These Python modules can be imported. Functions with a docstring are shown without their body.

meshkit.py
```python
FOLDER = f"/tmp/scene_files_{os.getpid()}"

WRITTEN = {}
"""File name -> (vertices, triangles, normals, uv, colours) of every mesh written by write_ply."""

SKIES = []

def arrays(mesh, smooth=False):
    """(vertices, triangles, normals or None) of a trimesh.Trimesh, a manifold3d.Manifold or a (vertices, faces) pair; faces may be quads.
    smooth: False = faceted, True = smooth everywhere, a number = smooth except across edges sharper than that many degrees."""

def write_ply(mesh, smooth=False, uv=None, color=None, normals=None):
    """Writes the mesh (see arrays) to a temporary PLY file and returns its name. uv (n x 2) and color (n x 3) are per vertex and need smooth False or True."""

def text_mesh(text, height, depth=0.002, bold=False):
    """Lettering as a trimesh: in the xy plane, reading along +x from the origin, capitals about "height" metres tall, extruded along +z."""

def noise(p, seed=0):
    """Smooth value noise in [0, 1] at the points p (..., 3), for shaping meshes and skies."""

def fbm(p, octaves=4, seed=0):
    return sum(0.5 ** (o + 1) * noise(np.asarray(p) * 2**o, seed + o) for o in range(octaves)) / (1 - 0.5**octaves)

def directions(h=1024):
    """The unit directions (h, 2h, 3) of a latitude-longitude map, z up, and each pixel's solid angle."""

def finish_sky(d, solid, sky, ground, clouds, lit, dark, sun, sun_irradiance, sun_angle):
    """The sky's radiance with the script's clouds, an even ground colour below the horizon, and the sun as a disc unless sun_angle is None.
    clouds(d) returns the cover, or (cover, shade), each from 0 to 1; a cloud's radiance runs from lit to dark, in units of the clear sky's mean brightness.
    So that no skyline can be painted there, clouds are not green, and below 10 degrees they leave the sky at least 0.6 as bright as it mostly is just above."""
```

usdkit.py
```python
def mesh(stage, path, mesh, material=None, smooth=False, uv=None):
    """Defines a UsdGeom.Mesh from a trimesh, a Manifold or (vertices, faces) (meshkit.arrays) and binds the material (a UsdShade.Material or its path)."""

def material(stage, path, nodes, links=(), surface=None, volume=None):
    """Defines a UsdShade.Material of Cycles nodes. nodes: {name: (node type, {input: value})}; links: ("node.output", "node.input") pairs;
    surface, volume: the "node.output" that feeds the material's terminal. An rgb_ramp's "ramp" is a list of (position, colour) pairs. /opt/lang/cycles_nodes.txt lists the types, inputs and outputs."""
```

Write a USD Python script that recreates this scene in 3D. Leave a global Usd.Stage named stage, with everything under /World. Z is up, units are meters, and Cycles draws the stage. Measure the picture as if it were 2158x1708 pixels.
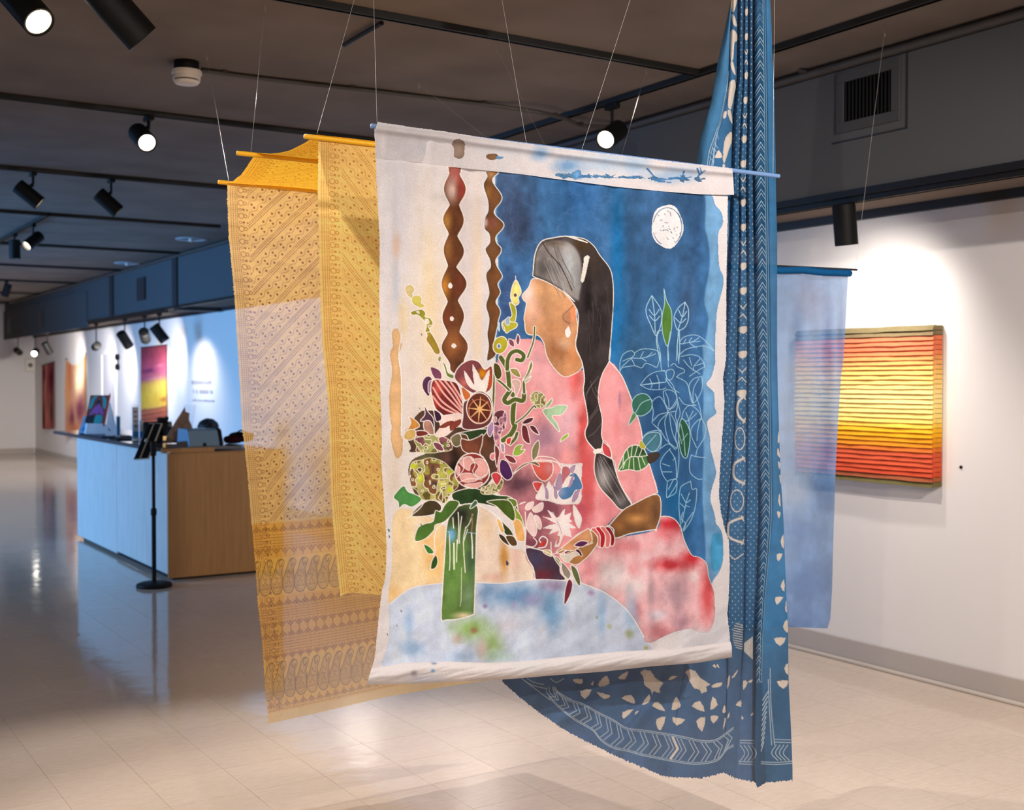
import math, random
import numpy as np, trimesh, shapely
from scipy.spatial import cKDTree
from shapely.geometry import Polygon, LineString
import meshkit, usdkit
from pxr import Usd, UsdGeom, UsdLux, UsdShade, Gf, Sdf, Vt

stage = Usd.Stage.CreateInMemory()
UsdGeom.SetStageUpAxis(stage, 'Z')
UsdGeom.Xform.Define(stage, '/World')
UsdGeom.Scope.Define(stage, '/World/Looks')
RNG = np.random.default_rng(7)

# ---------------------------------------------------------------- camera
F = 2520.0                                   # focal length in pixels of the 2158 x 1708 frame
EYE = np.array([0, 0, 1.55])
TH = math.atan(54 / F)                       # slightly pitched down
FH, RT = np.array([.5402, .8415, 0]), np.array([.8415, -.5402, 0])
FW = math.cos(TH) * FH - math.sin(TH) * np.array([0, 0, 1])
UP = math.sin(TH) * FH + math.cos(TH) * np.array([0, 0, 1])
cam = UsdGeom.Camera.Define(stage, '/World/camera')
cam.CreateFocalLengthAttr(42.0)
cam.CreateHorizontalApertureAttr(42.0 * 2158 / F)
cam.CreateFStopAttr(4.5)
cam.CreateFocusDistanceAttr(3.35)
cam.CreateClippingRangeAttr((0.05, 200))
cam.AddTransformOp().Set(Gf.Matrix4d(*RT, 0, *UP, 0, *(-FW), 0, *EYE, 1))
cam.CreateExposureAttr(-0.75)

# ---------------------------------------------------------------- lights
def rect_light(name, pos, aim, w, h, col, power):
    l = UsdLux.RectLight.Define(stage, '/World/' + name)
    l.CreateWidthAttr(w); l.CreateHeightAttr(h); l.CreateColorAttr(Gf.Vec3f(*col)); l.CreateIntensityAttr(power)
    place_light(l, pos, aim)
    return l

def place_light(l, pos, aim):
    d = np.asarray(aim, float) - pos; d /= np.linalg.norm(d)
    r = np.cross(d, [0, 0, 1.0]); r = np.array([1.0, 0, 0]) if np.linalg.norm(r) < 1e-6 else r / np.linalg.norm(r)
    u = np.cross(r, d)
    l.AddTransformOp().Set(Gf.Matrix4d(*r, 0, *u, 0, *(-d), 0, *map(float, pos), 1))

def spot(name, pos, aim, cone, power, col=(1, .9, .8), soft=.5, rad=.03):
    l = UsdLux.SphereLight.Define(stage, '/World/' + name)
    l.CreateRadiusAttr(rad); l.CreateColorAttr(Gf.Vec3f(*col)); l.CreateIntensityAttr(power)
    l.CreateNormalizeAttr(True)
    s = UsdLux.ShapingAPI.Apply(l.GetPrim())
    s.CreateShapingConeAngleAttr(cone); s.CreateShapingConeSoftnessAttr(soft)
    place_light(l, pos, aim)
    return l

# window daylight from the left of the hall (cool), warm track lamps elsewhere
wd = rect_light('window_daylight', (-4.25, 13.9, 1.6), (0, 13.9, 1.6), 5.0, 2.0, (.17, .48, 1.0), 50)
_sh = UsdLux.ShapingAPI.Apply(wd.GetPrim()); _sh.CreateShapingConeAngleAttr(55); _sh.CreateShapingConeSoftnessAttr(.3)
dome = UsdLux.DomeLight.Define(stage, '/World/sky'); dome.CreateIntensityAttr(.02); dome.CreateColorAttr(Gf.Vec3f(.6, .75, 1))
WL = (1, .90, .81)
# (pos, aim, half cone, power, colour) of lamps hanging behind, above and beside the view, outside the frame
for i, (p, a, c, w, col) in enumerate([
        ((-.9, .2, 3.0), (1.75, 2.7, 1.5), 32, 95, WL),
        ((1.1, -1.2, 3.0), (2.2, 2.7, 1.35), 30, 110, WL),
        ((2.9, .3, 3.0), (3.6, 4.0, .2), 46, 175, WL),
        ((-1.2, 1.5, 3.0), (1.3, 4.6, .0), 38, 88, WL),
        ((4.45, .9, 2.36), (5.09, 1.1, .9), 62, 17, WL),
        ((2.4, 5.6, 3.0), (1.6, 3.9, .9), 42, 120, WL),
        ((.9, 4.9, 3.0), (1.5, 3.6, 1.2), 40, 90, WL),
        ((3.2, 3.9, 3.0), (4.0, 4.4, 0), 48, 66, WL),
        ((-2.0, 10, 3.0), (-1.0, 10, 0), 60, 25, WL),
        ((1.0, 20, 3.0), (1.5, 21, 0), 65, 130, WL),
        ]):
    spot('gallery_lamp_light_%d' % i, p, a, c, w, col)

# ---------------------------------------------------------------- helpers
def ray(px, py):
    return FW + RT * ((px - 1079) / F) + UP * ((854 - py) / F)
def on_y(px, py, Y):
    r = ray(px, py); return EYE + r * (Y / r[1])
def on_x(px, py, X):
    r = ray(px, py); return EYE + r * (X / r[0])
def on_z(px, py, Z):
    r = ray(px, py); return EYE + r * ((Z - EYE[2]) / r[2])
def at_d(px, py, d):
    return EYE + ray(px, py) * d
def grid_y(px, py, Y):                      # arrays of traced points -> points on the (wavy) plane y = Y
    r = FW[None] + RT[None] * ((px - 1079) / F)[:, None] + UP[None] * ((854 - py) / F)[:, None]
    return EYE + r * (Y / r[:, 1])[:, None]

_names = {}
def fresh(parent, name):
    k = _names.get((parent, name), 0); _names[(parent, name)] = k + 1
    return '%s/%s' % (parent, name if k == 0 else '%s_%03d' % (name, k))

def tag(prim, label=None, cat=None, group=None, kind=None):
    for k, v in (('label', label), ('category', cat), ('group', group), ('kind', kind)):
        if v: prim.SetCustomDataByKey(k, v)
    return prim

def thing(name, label=None, cat=None, loc=(0, 0, 0), group=None, kind=None, parent='/World'):
    x = UsdGeom.Xform.Define(stage, fresh(parent, name))
    x.AddTranslateOp().Set(Gf.Vec3d(*map(float, loc)))
    LOC[str(x.GetPath())] = np.asarray(loc, float)
    return tag(x.GetPrim(), label, cat, group, kind)
LOC = {}

def arr(mesh):
    if hasattr(mesh, 'to_mesh') or isinstance(mesh, trimesh.Trimesh): return mesh
    return mesh

def part(parent, name, mesh, mat, smooth=False, label=None, kind=None, cd=None, cat=None, group=None):
    """One mesh, given in world coordinates, as a child of a thing (or of a part), or top-level when parent is None."""
    pp = '/World' if parent is None else str(parent.GetPath())
    off, q = np.zeros(3), pp
    while q != '/World':
        off = off + LOC.get(q, 0); q = q.rsplit('/', 1)[0]
    if isinstance(mesh, (tuple, list)) and isinstance(mesh[0], trimesh.Trimesh): mesh = trimesh.util.concatenate(mesh)
    if isinstance(mesh, trimesh.Trimesh):
        mesh = mesh.copy(); mesh.apply_translation(-off)
    else:
        mesh = (np.asarray(mesh[0], float) - off, mesh[1])
    path = fresh(pp, name)
    m = usdkit.mesh(stage, path, mesh, mat, smooth)
    if cd is not None:
        UsdGeom.PrimvarsAPI(m).CreatePrimvar('paint', Sdf.ValueTypeNames.Color3fArray, 'vertex').Set(Vt.Vec3fArray.FromNumpy(np.asarray(cd, np.float32)))
    LOC[path] = np.zeros(3)
    return tag(m.GetPrim(), label, cat, group, kind)

def box(x0, x1, y0, y1, z0, z1, b=0):
    lo, hi = np.minimum([x0, y0, z0], [x1, y1, z1]), np.maximum([x0, y0, z0], [x1, y1, z1])
    if b <= 0:
        m = trimesh.creation.box(hi - lo); m.apply_translation((lo + hi) / 2); return m
    b = min(b, .45 * (hi - lo).min())
    pts = []
    for k in range(3):
        l, h = lo + b, hi - b
        l[k], h[k] = lo[k], hi[k]
        pts += [[(l, h)[i][0], (l, h)[j][1], (l, h)[q][2]] for i in (0, 1) for j in (0, 1) for q in (0, 1)]
    return trimesh.convex.convex_hull(np.array(pts))

def frame_of(d):
    d = np.asarray(d, float) / np.linalg.norm(d)
    a = np.cross(d, [0, 0, 1.0]) if abs(d[2]) < .95 else np.cross(d, [1.0, 0, 0])
    a /= np.linalg.norm(a)
    return a, np.cross(d, a), d

def revolve(profile, origin, axis, n=24):
    """profile: (distance along axis, radius) pairs"""
    a, b, d = frame_of(axis); origin = np.asarray(origin, float)
    ang = np.arange(n) * 2 * np.pi / n
    ring = np.cos(ang)[:, None] * a + np.sin(ang)[:, None] * b
    v, f = [], []
    for h, r in profile:
        v.append(origin + d * h + ring * max(r, 1e-5))
    for i in range(len(profile) - 1):
        for j in range(n):
            k = (j + 1) % n
            f += [[i * n + j, i * n + k, (i + 1) * n + k], [i * n + j, (i + 1) * n + k, (i + 1) * n + j]]
    return trimesh.Trimesh(np.vstack(v), np.array(f)[:, ::-1], process=False)

def rod(p0, p1, r, n=12):
    p0, p1 = np.asarray(p0, float), np.asarray(p1, float); L = np.linalg.norm(p1 - p0); b = min(.2 * r, .2 * L)
    return revolve([(0, 0), (0, r - b), (b, r), (L - b, r), (L, r - b), (L, 0)], p0, p1 - p0, n)

def tube(pts, r, n=8):
    p = np.asarray(pts, float); t = np.gradient(p, axis=0); t /= np.linalg.norm(t, axis=1, keepdims=True)
    a = np.cross(t, np.where(np.abs(t[:, 2:]) < .9, [0, 0, 1.0], [1.0, 0, 0])); a /= np.linalg.norm(a, axis=1, keepdims=True)
    b = np.cross(t, a); ang = np.arange(n) * 2 * np.pi / n
    v = p[:, None] + np.broadcast_to(r, (len(p),))[:, None, None] * (np.cos(ang)[None, :, None] * a[:, None] + np.sin(ang)[None, :, None] * b[:, None])
    f = []
    for i in range(len(p) - 1):
        for j in range(n):
            k = (j + 1) % n
            f += [[i * n + j, i * n + k, (i + 1) * n + k], [i * n + j, (i + 1) * n + k, (i + 1) * n + j]]
    e = (len(p) - 1) * n
    f += [[0, j + 1, j] for j in range(1, n - 1)][::-1] + [[e, e + j, e + j + 1] for j in range(1, n - 1)]
    return trimesh.Trimesh(v.reshape(-1, 3), np.array(f), process=False)

def spline(pts, k=6, closed=False):
    p = np.asarray(pts, float); n = len(p)
    if n < 3: return p
    q = np.vstack([p[-1:], p, p[:2]]) if closed else np.vstack([2 * p[0] - p[1], p, 2 * p[-1] - p[-2]])
    out = []; t = np.arange(k)[:, None] / k
    for i in range(1, len(q) - 2):
        a, b, c, d = q[i - 1], q[i], q[i + 1], q[i + 2]
        out.append(.5 * (2 * b + (c - a) * t + (2 * a - 5 * b + 4 * c - d) * t ** 2 + (3 * b - a - 3 * c + d) * t ** 3))
    return np.vstack(out + ([] if closed else [p[-1:]]))

def lin(c):
    c = np.asarray(c, float) / 255
    return np.where(c < .04045, c / 12.92, ((c + .055) / 1.055) ** 2.4)

# ---------------------------------------------------------------- materials
LK = '/World/Looks/'
def simple(name, col, rough=.5, metal=0, spec=.5, noise=None, bump=None, emit=0, coat=0):
    """principled paint; noise = (scale, amount) mottles the colour, bump = (scale, strength) roughens the surface"""
    c = lin(col)
    n = {'p': ('principled_bsdf', dict(base_color=tuple(c), roughness=rough, metallic=metal, specular_ior_level=spec, coat_weight=coat))}
    l = []
    if rough >= .75 and not metal and not emit and not coat and not bump:      # matte paint
        n['p'] = ('diffuse_bsdf', dict(color=tuple(c), roughness=0)); BASE = 'p.color'
    else: BASE = 'p.base_color'
    if emit: n['p'][1].update(emission_color=tuple(c), emission_strength=emit)
    if noise or bump: n['tc'] = ('geometry', {})
    if noise:
        n['n'] = ('noise_texture', dict(scale=noise[0], detail=2)); l.append(('tc.position', 'n.vector'))
        n['r'] = ('rgb_ramp', {'ramp': [(.3, tuple(c * (1 - noise[1]))), (.7, tuple(np.minimum(c * (1 + noise[1]), 1)))]})
        l += [('n.fac', 'r.fac'), ('r.color', BASE)]
    if bump:
        n['bn'] = ('noise_texture', dict(scale=bump[0], detail=3)); l.append(('tc.position', 'bn.vector'))
        n['b'] = ('bump', dict(strength=bump[1], distance=.01)); l += [('bn.fac', 'b.height'), ('b.normal', 'p.normal')]
    return usdkit.material(stage, LK + name, n, l, 'p.BSDF')

def glow(name, col, strength):
    return usdkit.material(stage, LK + name, {'e': ('emission', dict(color=tuple(lin(col)), strength=strength))}, [], 'e.emission')

def pane(name, tint=(1, 1, 1), fac=None):
    return usdkit.material(stage, LK + name, {'t': ('transparent_bsdf', dict(color=tint)), 'g': ('glossy_bsdf', dict(color=(1, 1, 1), roughness=.02)), 'f': ('fresnel', dict(IOR=1.45)), 'm': ('mix_closure', {})},
                           [('f.fac', 'm.fac'), ('t.BSDF', 'm.closure1'), ('g.BSDF', 'm.closure2')], 'm.closure')

def cloth(name, transl=.3, transp=.0, weave=900):
    """woven fabric whose dye comes from the vertex primvar 'paint': diffuse + light let through + open weave"""
    n = {'a': ('attribute', dict(attribute='paint')), 'g': ('geometry', {}), 'mp': ('mapping', dict(scale=(1, 1, .45))), 'n': ('noise_texture', dict(scale=weave, detail=0)),
         'd': ('diffuse_bsdf', dict(roughness=0)), 't': ('translucent_bsdf', {}), 'm': ('mix_closure', dict(fac=transl)),
         'r': ('rgb_ramp', {'ramp': [(.25, (.84, .84, .84)), (.75, (1.08, 1.08, 1.08))]}), 'mu': ('mix_color', dict(blend_type='multiply', fac=1.0, use_clamp=False))}
    l = [('g.position', 'mp.vector'), ('mp.vector', 'n.vector'), ('n.fac', 'r.fac'), ('a.color', 'mu.a'), ('r.color', 'mu.b'), ('mu.result', 'd.color'), ('mu.result', 't.color'),
         ('d.BSDF', 'm.closure1'), ('t.BSDF', 'm.closure2')]
    if not transp:
        return usdkit.material(stage, LK + name, n, l, 'm.closure')
    n |= {'x': ('transparent_bsdf', {}), 'o': ('mix_closure', dict(fac=transp))}
    return usdkit.material(stage, LK + name, n, l + [('m.closure', 'o.closure1'), ('x.BSDF', 'o.closure2')], 'o.closure')

M_wall = simple('wall_paint', (226, 221, 218), .75)
M_ceil = simple('ceiling_paint', (128, 120, 116), .85, noise=(2.2, .12))
M_soffit = simple('soffit_paint', (88, 89, 92), .8)
M_black = simple('black_metal', (12, 12, 13), .6, spec=.25)
M_trackblack = simple('track_black', (14, 13, 14), .5)
M_trim = simple('dark_trim', (38, 40, 46), .6)
M_base = simple('rubber_base', (178, 168, 160), .45)
M_white = simple('white_plastic', (222, 214, 205), .45)
# ---------------------------------------------------------------- the hall
XW, XS, YF, YB, XL, ZC = 5.09, 4.515, 26.3, -4.5, -4.0, 3.10
ZS = 2.455                                                   # underside of the soffit
wr = part(None, 'wall_right', box(XW, XW + .2, YB - .2, YF + .2, -.1, ZC + .15), M_wall); tag(wr, 'long white gallery wall on the right running into the distance', kind='structure')
tag(part(None, 'wall_far', box(XL - .2, XW, YF, YF + .2, -.1, ZC + .15), M_wall), 'white end wall far away at the left', kind='structure')
tag(part(None, 'wall_back', box(XL - .2, XW, YB - .2, YB, -.1, ZC + .15), M_wall), 'white wall behind the viewer', kind='structure')
wl = thing('wall_left', 'white wall on the left with a window strip', kind='structure')
for (a, b, c, d) in ((YB, 8.1, 0, ZC), (17.1, YF, 0, ZC), (8.1, 17.1, 0, .3), (8.1, 17.1, 2.75, ZC)):
    part(wl, 'wall_piece', box(XL - .2, XL, a, b, c - .1 * (c == 0), d + .15 * (d == ZC)), M_wall)
w1 = thing('window_1', 'wide window strip with dark frames', kind='structure')
M_pane = pane('window_glass')
for i in range(7):
    y = 8.1 + 9.0 / 6 * i
    part(w1, 'mullion', box(XL - .16, XL - .06, y - .03, y + .03, .3, 2.75, .004), M_trim)
for z in (.3, 2.69):
    part(w1, 'rail', box(XL - .16, XL - .06, 8.1, 17.1, z, z + .06, .004), M_trim)
for i in range(6):
    y = 8.1 + 1.5 * i
    part(w1, 'pane', box(XL - .115, XL - .109, y + .03, y + 1.47, .36, 2.69), M_pane)
tag(part(None, 'ceiling', box(XL - .2, XW, YB, YF, ZC, ZC + .15), M_ceil), 'dark grey painted ceiling slab', kind='structure')

so = thing('soffit', 'dark boxed soffit along the top of the right wall', kind='structure')
part(so, 'front_panel', box(XS, XS + .04, YB, YF, ZS, ZC), M_soffit)
M_under = simple('soffit_underside', (120, 110, 104), .8)
part(so, 'underside', box(XS + .04, XW, YB, YF, ZS, ZS + .04), M_under)
part(so, 'lower_edge', box(XS - .012, XS + .035, YB, YF, ZS - .02, ZS + .012), M_trackblack)
part(so, 'wall_trim', box(XW - .035, XW, YB, YF, ZS - .045, ZS), M_trim)
y0 = on_x(371, 610, XS)[1]; y1 = on_x(237, 650, XS)[1]
part(so, 'joint_strip', box(XS - .025, XS, y0 - .09, y0 + .09, ZS, ZC), M_trim)
part(so, 'joint_strip', box(XS - .025, XS, y1 - .09, y1 + .09, ZS, ZC), M_trim)
part(so, 'cross_strip', box(XS, XW, y0 - .09, y0 + .09, ZS - .05, ZS), M_trim)
y2 = on_x(185, 680, XS)[1]
part(so, 'drop_panel', box(XS - .02, XS + .02, y2, YF, ZS - .09, ZC - .16), M_soffit)
for (px, py, w, h) in ((300, 608, 12, 31), (90, 671, 7, 22), (22, 686, 6, 18)):
    p = on_x(px, py, XS); q = on_x(px + w, py + h, XS)
    part(so, 'small_vent', box(XS - .028, XS, p[1] - .18, p[1] + .18, p[2] - .16, p[2] + .14), M_trim)

# baseboards
M_cap = simple('baseboard_edge', (196, 186, 176), .4)
b = thing('baseboard_right', 'grey rubber baseboard along the right wall', kind='structure')
part(b, 'cove', box(XW - .012, XW, YB, YF, 0, .125, .003), M_base)
part(b, 'toe', box(XW - .034, XW - .012, YB, YF, 0, .02, .006), M_cap)
b = thing('baseboard_far', 'grey rubber baseboard of the far wall', kind='structure')
part(b, 'cove', box(XL, XW - .034, YF - .012, YF, 0, .125, .003), M_base)

# ---------------------------------------------------------------- floor of square tiles
def floor_material():
    n = {'g': ('geometry', {}), 'o': ('object_info', {}), 'ad': ('math', dict(math_type='add')), 'fr': ('math', dict(math_type='fraction')),
         'r': ('rgb_ramp', {'ramp': [(0, tuple(lin((208, 192, 178)))), (1, tuple(lin((211, 195, 181))))]}),
         'mp': ('mapping', dict(scale=(9, 30, 9))), 'n': ('noise_texture', dict(scale=2.0, detail=4, roughness=.65)),
         'nr': ('rgb_ramp', {'ramp': [(.3, (.93, .92, .91)), (.7, (1.05, 1.05, 1.05))]}), 'mu': ('mix_color', dict(blend_type='multiply', fac=1.0, use_clamp=False)),
         'w': ('noise_texture', dict(scale=3.2, detail=3, roughness=.6)),
         'b': ('bump', dict(strength=.10, distance=.022)),
         'p': ('principled_bsdf', dict(roughness=.085, specular_ior_level=.5))}
    l = [('o.random', 'ad.value1'), ('g.random_per_island', 'ad.value2'), ('ad.value', 'fr.value1'), ('fr.value', 'r.fac'),
         ('g.position', 'mp.vector'), ('mp.vector', 'n.vector'), ('n.fac', 'nr.fac'), ('r.color', 'mu.a'), ('nr.color', 'mu.b'), ('mu.result', 'p.base_color'),
         ('g.position', 'w.vector'), ('w.fac', 'b.height'), ('b.normal', 'p.normal')]
    return usdkit.material(stage, LK + 'floor_tile', n, l, 'p.BSDF')
M_tile = floor_material()
M_joint = simple('floor_joint', (182, 166, 152), .5)
fl = thing('floor', 'polished beige vinyl tile floor', kind='structure')
part(fl, 'slab', box(XL - .2, XW, YB, YF, -.1, -.0025), M_joint)
T, GAP = .305, .0011
cells = []
for i in range(-14, 17):
    for j in range(-14, 87):
        x, y = i * T + .06, j * T + .02
        x1, y1 = min(x + T, XW), min(y + T, YF)
        x, y = max(x, XL), max(y, YB)
        if x1 - x < .02 or y1 - y < .02: continue
        c = np.array([(x + x1) / 2, (y + y1) / 2, 0]) - EYE
        d = c @ FW
        s = -1
        if d > .5:
            px, py = 1079 + F * (c @ RT) / d, 854 - F * (c @ UP) / d
            if -80 < px < 2240 and 0 < py < 1790: s = 1 / d ** 3
        cells.append((s, x, y, x1, y1))
cells.sort(key=lambda c: -c[0])
def tile(x, y, x1, y1):
    g = GAP / 2
    a = np.array([[x + g, y + g], [x1 - g, y + g], [x1 - g, y1 - g], [x + g, y1 - g]])
    v = np.vstack([np.c_[a, np.full(4, -.0025)], np.c_[a, np.zeros(4)]])
    f = [[4, 5, 6], [4, 6, 7], [0, 2, 1], [0, 3, 2]]
    for k in range(4):
        q = (k + 1) % 4; f += [[k, q, 4 + q], [k, 4 + q, 4 + k]]
    return v, np.array(f)
for c in cells[:300]:
    part(fl, 'tile', tile(*c[1:]), M_tile)
vs, fs, o = [], [], 0
for c in cells[300:]:
    v, f = tile(*c[1:]); vs.append(v); fs.append(f + o); o += len(v)
part(fl, 'tile_field', (np.vstack(vs), np.vstack(fs)), M_tile, kind='stuff')
# ---------------------------------------------------------------- dye and paint, traced from the cloth and kept per vertex of the cloth
FR = {'5': (780, 240, 3.7130), '6': (1180, 280, 3.5577), '7': (780, 680, 4.0674), '8': (780, 1040, 4.0674), 'A': (1180, 700, 4.0673), 'B': (1180, 1080, 4.15),
      'S': (1440, 0, 3.7115), 'T': (1480, 400, 2.845), 'U': (1040, 1300, 3.1735), 'P': (0, 0, 1.0)}

def tr(s):
    """'7: x y, x y; 8: x y' -> points on the cloth (each letter names the detail view the numbers were read in)"""
    out = []
    for seg in s.split(';'):
        k, body = seg.split(':')
        ox, oy, sc = FR[k.strip()]
        for q in body.split(','):
            x, y = map(float, q.split()); out.append((ox + x / sc, oy + y / sc))
    return np.array(out)

class Dye:
    def __init__(self, x, y, base):
        self.x, self.y = x, y
        self.c = np.tile(np.asarray(base, float), (len(x), 1))
        self.q = np.c_[x / 46, y / 110, np.zeros(len(x))]
        self.n1 = meshkit.fbm(self.q * [1, .55, 1], 4, 3) - .5              # long vertical runs of dye
        self.n2 = meshkit.fbm(np.c_[x / 17, y / 21, np.zeros(len(x))], 4, 11) - .5
    def near(self, b, m=0):
        return np.nonzero((self.x > b[0] - m) & (self.x < b[2] + m) & (self.y > b[1] - m) & (self.y < b[3] + m))[0]
    def wash(self, blobs, idx=None, hard=2.0):
        """soft spots of another colour: (x, y, rx, ry, colour, weight) in cloth coordinates"""
        idx = np.arange(len(self.x)) if idx is None else idx
        for bx, by, rx, ry, col, w in blobs:
            r = np.hypot((self.x[idx] - bx) / rx, (self.y[idx] - by) / ry) + .35 * self.n2[idx] + .3 * self.n1[idx]
            k = np.clip((1.25 - r) * hard / 2, 0, 1) ** 1.3 * w
            self.c[idx] += k[:, None] * (np.asarray(col, float) - self.c[idx])
    def poly(self, s, col, out=1.5, blobs=(), var=.22, edge=.10, k=4, oc=(232, 226, 224), soft=0):
        p = tr(s) if isinstance(s, str) else np.asarray(s, float)
        if k: p = spline(p, k, True)
        P = Polygon(p).buffer(0)
        idx = self.near(P.bounds, 4)
        if not len(idx): return
        ins = idx[shapely.contains_xy(P, self.x[idx], self.y[idx])]
        c0 = np.tile(np.asarray(col, float), (len(ins), 1))
        keep = self.c[ins].copy()
        self.c[ins] = c0
        if blobs:
            f = FR[s.strip()[0]] if isinstance(s, str) else FR['P']
            self.wash([(f[0] + b[0] / f[2], f[1] + b[1] / f[2], b[2] / f[2], (b[3] if len(b) == 6 else b[2]) / f[2], b[-2], b[-1]) for b in blobs], ins)
        v = 1 + var * (1.1 * self.n1[ins] + .7 * self.n2[ins])
        self.c[ins] *= v[:, None]
        ring = np.vstack([p, p[:1]])
        if edge or soft:
            d, _ = self._dist(ring, ins, 9)
            self.c[ins] *= (1 - edge * np.exp(-d / 2.5))[:, None]
            if soft: self.c[ins] += (1 - np.clip(d / soft, 0, 1))[:, None] * (keep - self.c[ins])
        if out: self.line(ring, out, oc, pts=True)
    def _dist(self, p, idx, far):
        seg = np.linalg.norm(np.diff(p, axis=0), axis=1); t = np.r_[0, np.cumsum(seg)]
        m = max(2, int(t[-1] / .5)); u = np.linspace(0, t[-1], m)
        q = np.c_[np.interp(u, t, p[:, 0]), np.interp(u, t, p[:, 1])]
        d, j = cKDTree(q).query(np.c_[self.x[idx], self.y[idx]], distance_upper_bound=far)
        return np.minimum(d, far), np.where(j < m, j, 0) / m
    def line(self, s, w, col=(232, 226, 224), pts=False, k=5, taper=0, a=1.0):
        p = s if pts else spline(tr(s), k) if isinstance(s, str) else np.asarray(s, float)
        idx = self.near((p[:, 0].min(), p[:, 1].min(), p[:, 0].max(), p[:, 1].max()), w + 2)
        if not len(idx): return
        d, t = self._dist(p, idx, w + 2)
        hw = w / 2 * (1 - taper * t)
        m = np.clip(hw + .5 - d, 0, 1) * a
        self.c[idx] += m[:, None] * (np.asarray(col, float) - self.c[idx])
    def cells(self, s, cols, size, w, seed, oc=(228, 222, 205), out=1.5, k=4):
        """a cluster of small florets, each ringed by an undyed line"""
        p = tr(s)
        p = spline(p, k, True); P = Polygon(p).buffer(0); r = np.random.default_rng(seed)
        idx = self.near(P.bounds, 2); ins = idx[shapely.contains_xy(P, self.x[idx], self.y[idx])]
        fld = lambda dx, dy: 4.2 * meshkit.fbm(np.c_[(self.x[ins] + dx) / size / 1.5, (self.y[ins] + dy) / size / 1.5, np.full(len(ins), seed * 1.7)], 2, seed)
        v0 = fld(0, 0); gr = np.hypot(fld(.6, 0) - v0, fld(0, .6) - v0) / .6 + 1e-4
        lv = np.round(v0); d = np.abs(v0 - lv) / gr
        cell = np.floor(v0).astype(int) + np.floor(3 * meshkit.noise(np.c_[self.x[ins] / size / 1.2, self.y[ins] / size / 1.2, np.zeros(len(ins))], seed + 7)).astype(int) * 2
        cc = np.array(cols, float)[cell % len(cols)]
        self.c[ins] = cc * (.95 + .5 * self.n2[ins])[:, None]
        m = np.clip(w + .9 - d, 0, 1)
        self.c[ins] += m[:, None] * (np.asarray(oc, float) - self.c[ins])
        if out: self.line(np.vstack([p, p[:1]]), out, oc, pts=True)
    def albedo(self, white=220.0, top=.80):
        return np.clip(lin(np.clip(self.c, 3, 255)) / lin(white) * top, .004, .92)

def coons(Tp, Bp, Lp, Rp, ns, nt):
    """traced top, bottom, left and right edges of a cloth -> points (nt, ns), filling between them"""
    def res(p, n):
        p = np.asarray(p, float); t = np.r_[0, np.cumsum(np.linalg.norm(np.diff(p, axis=0), axis=1))]; u = np.linspace(0, t[-1], n)
        return np.c_[np.interp(u, t, p[:, 0]), np.interp(u, t, p[:, 1])]
    T, B, L, R = res(Tp, ns), res(Bp, ns), res(Lp, nt), res(Rp, nt)
    s, t = np.linspace(0, 1, ns)[None, :, None], np.linspace(0, 1, nt)[:, None, None]
    g = (1 - t) * T[None] + t * B[None] + (1 - s) * L[:, None] + s * R[:, None]
    g -= (1 - s) * (1 - t) * L[0] + s * (1 - t) * R[0] + (1 - s) * t * L[-1] + s * t * R[-1]
    return g

def quads(nt, ns):
    i, j = np.meshgrid(np.arange(nt - 1), np.arange(ns - 1), indexing='ij')
    a = i * ns + j
    return np.stack([a, a + ns, a + ns + 1, a + 1], -1).reshape(-1, 4)

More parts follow.
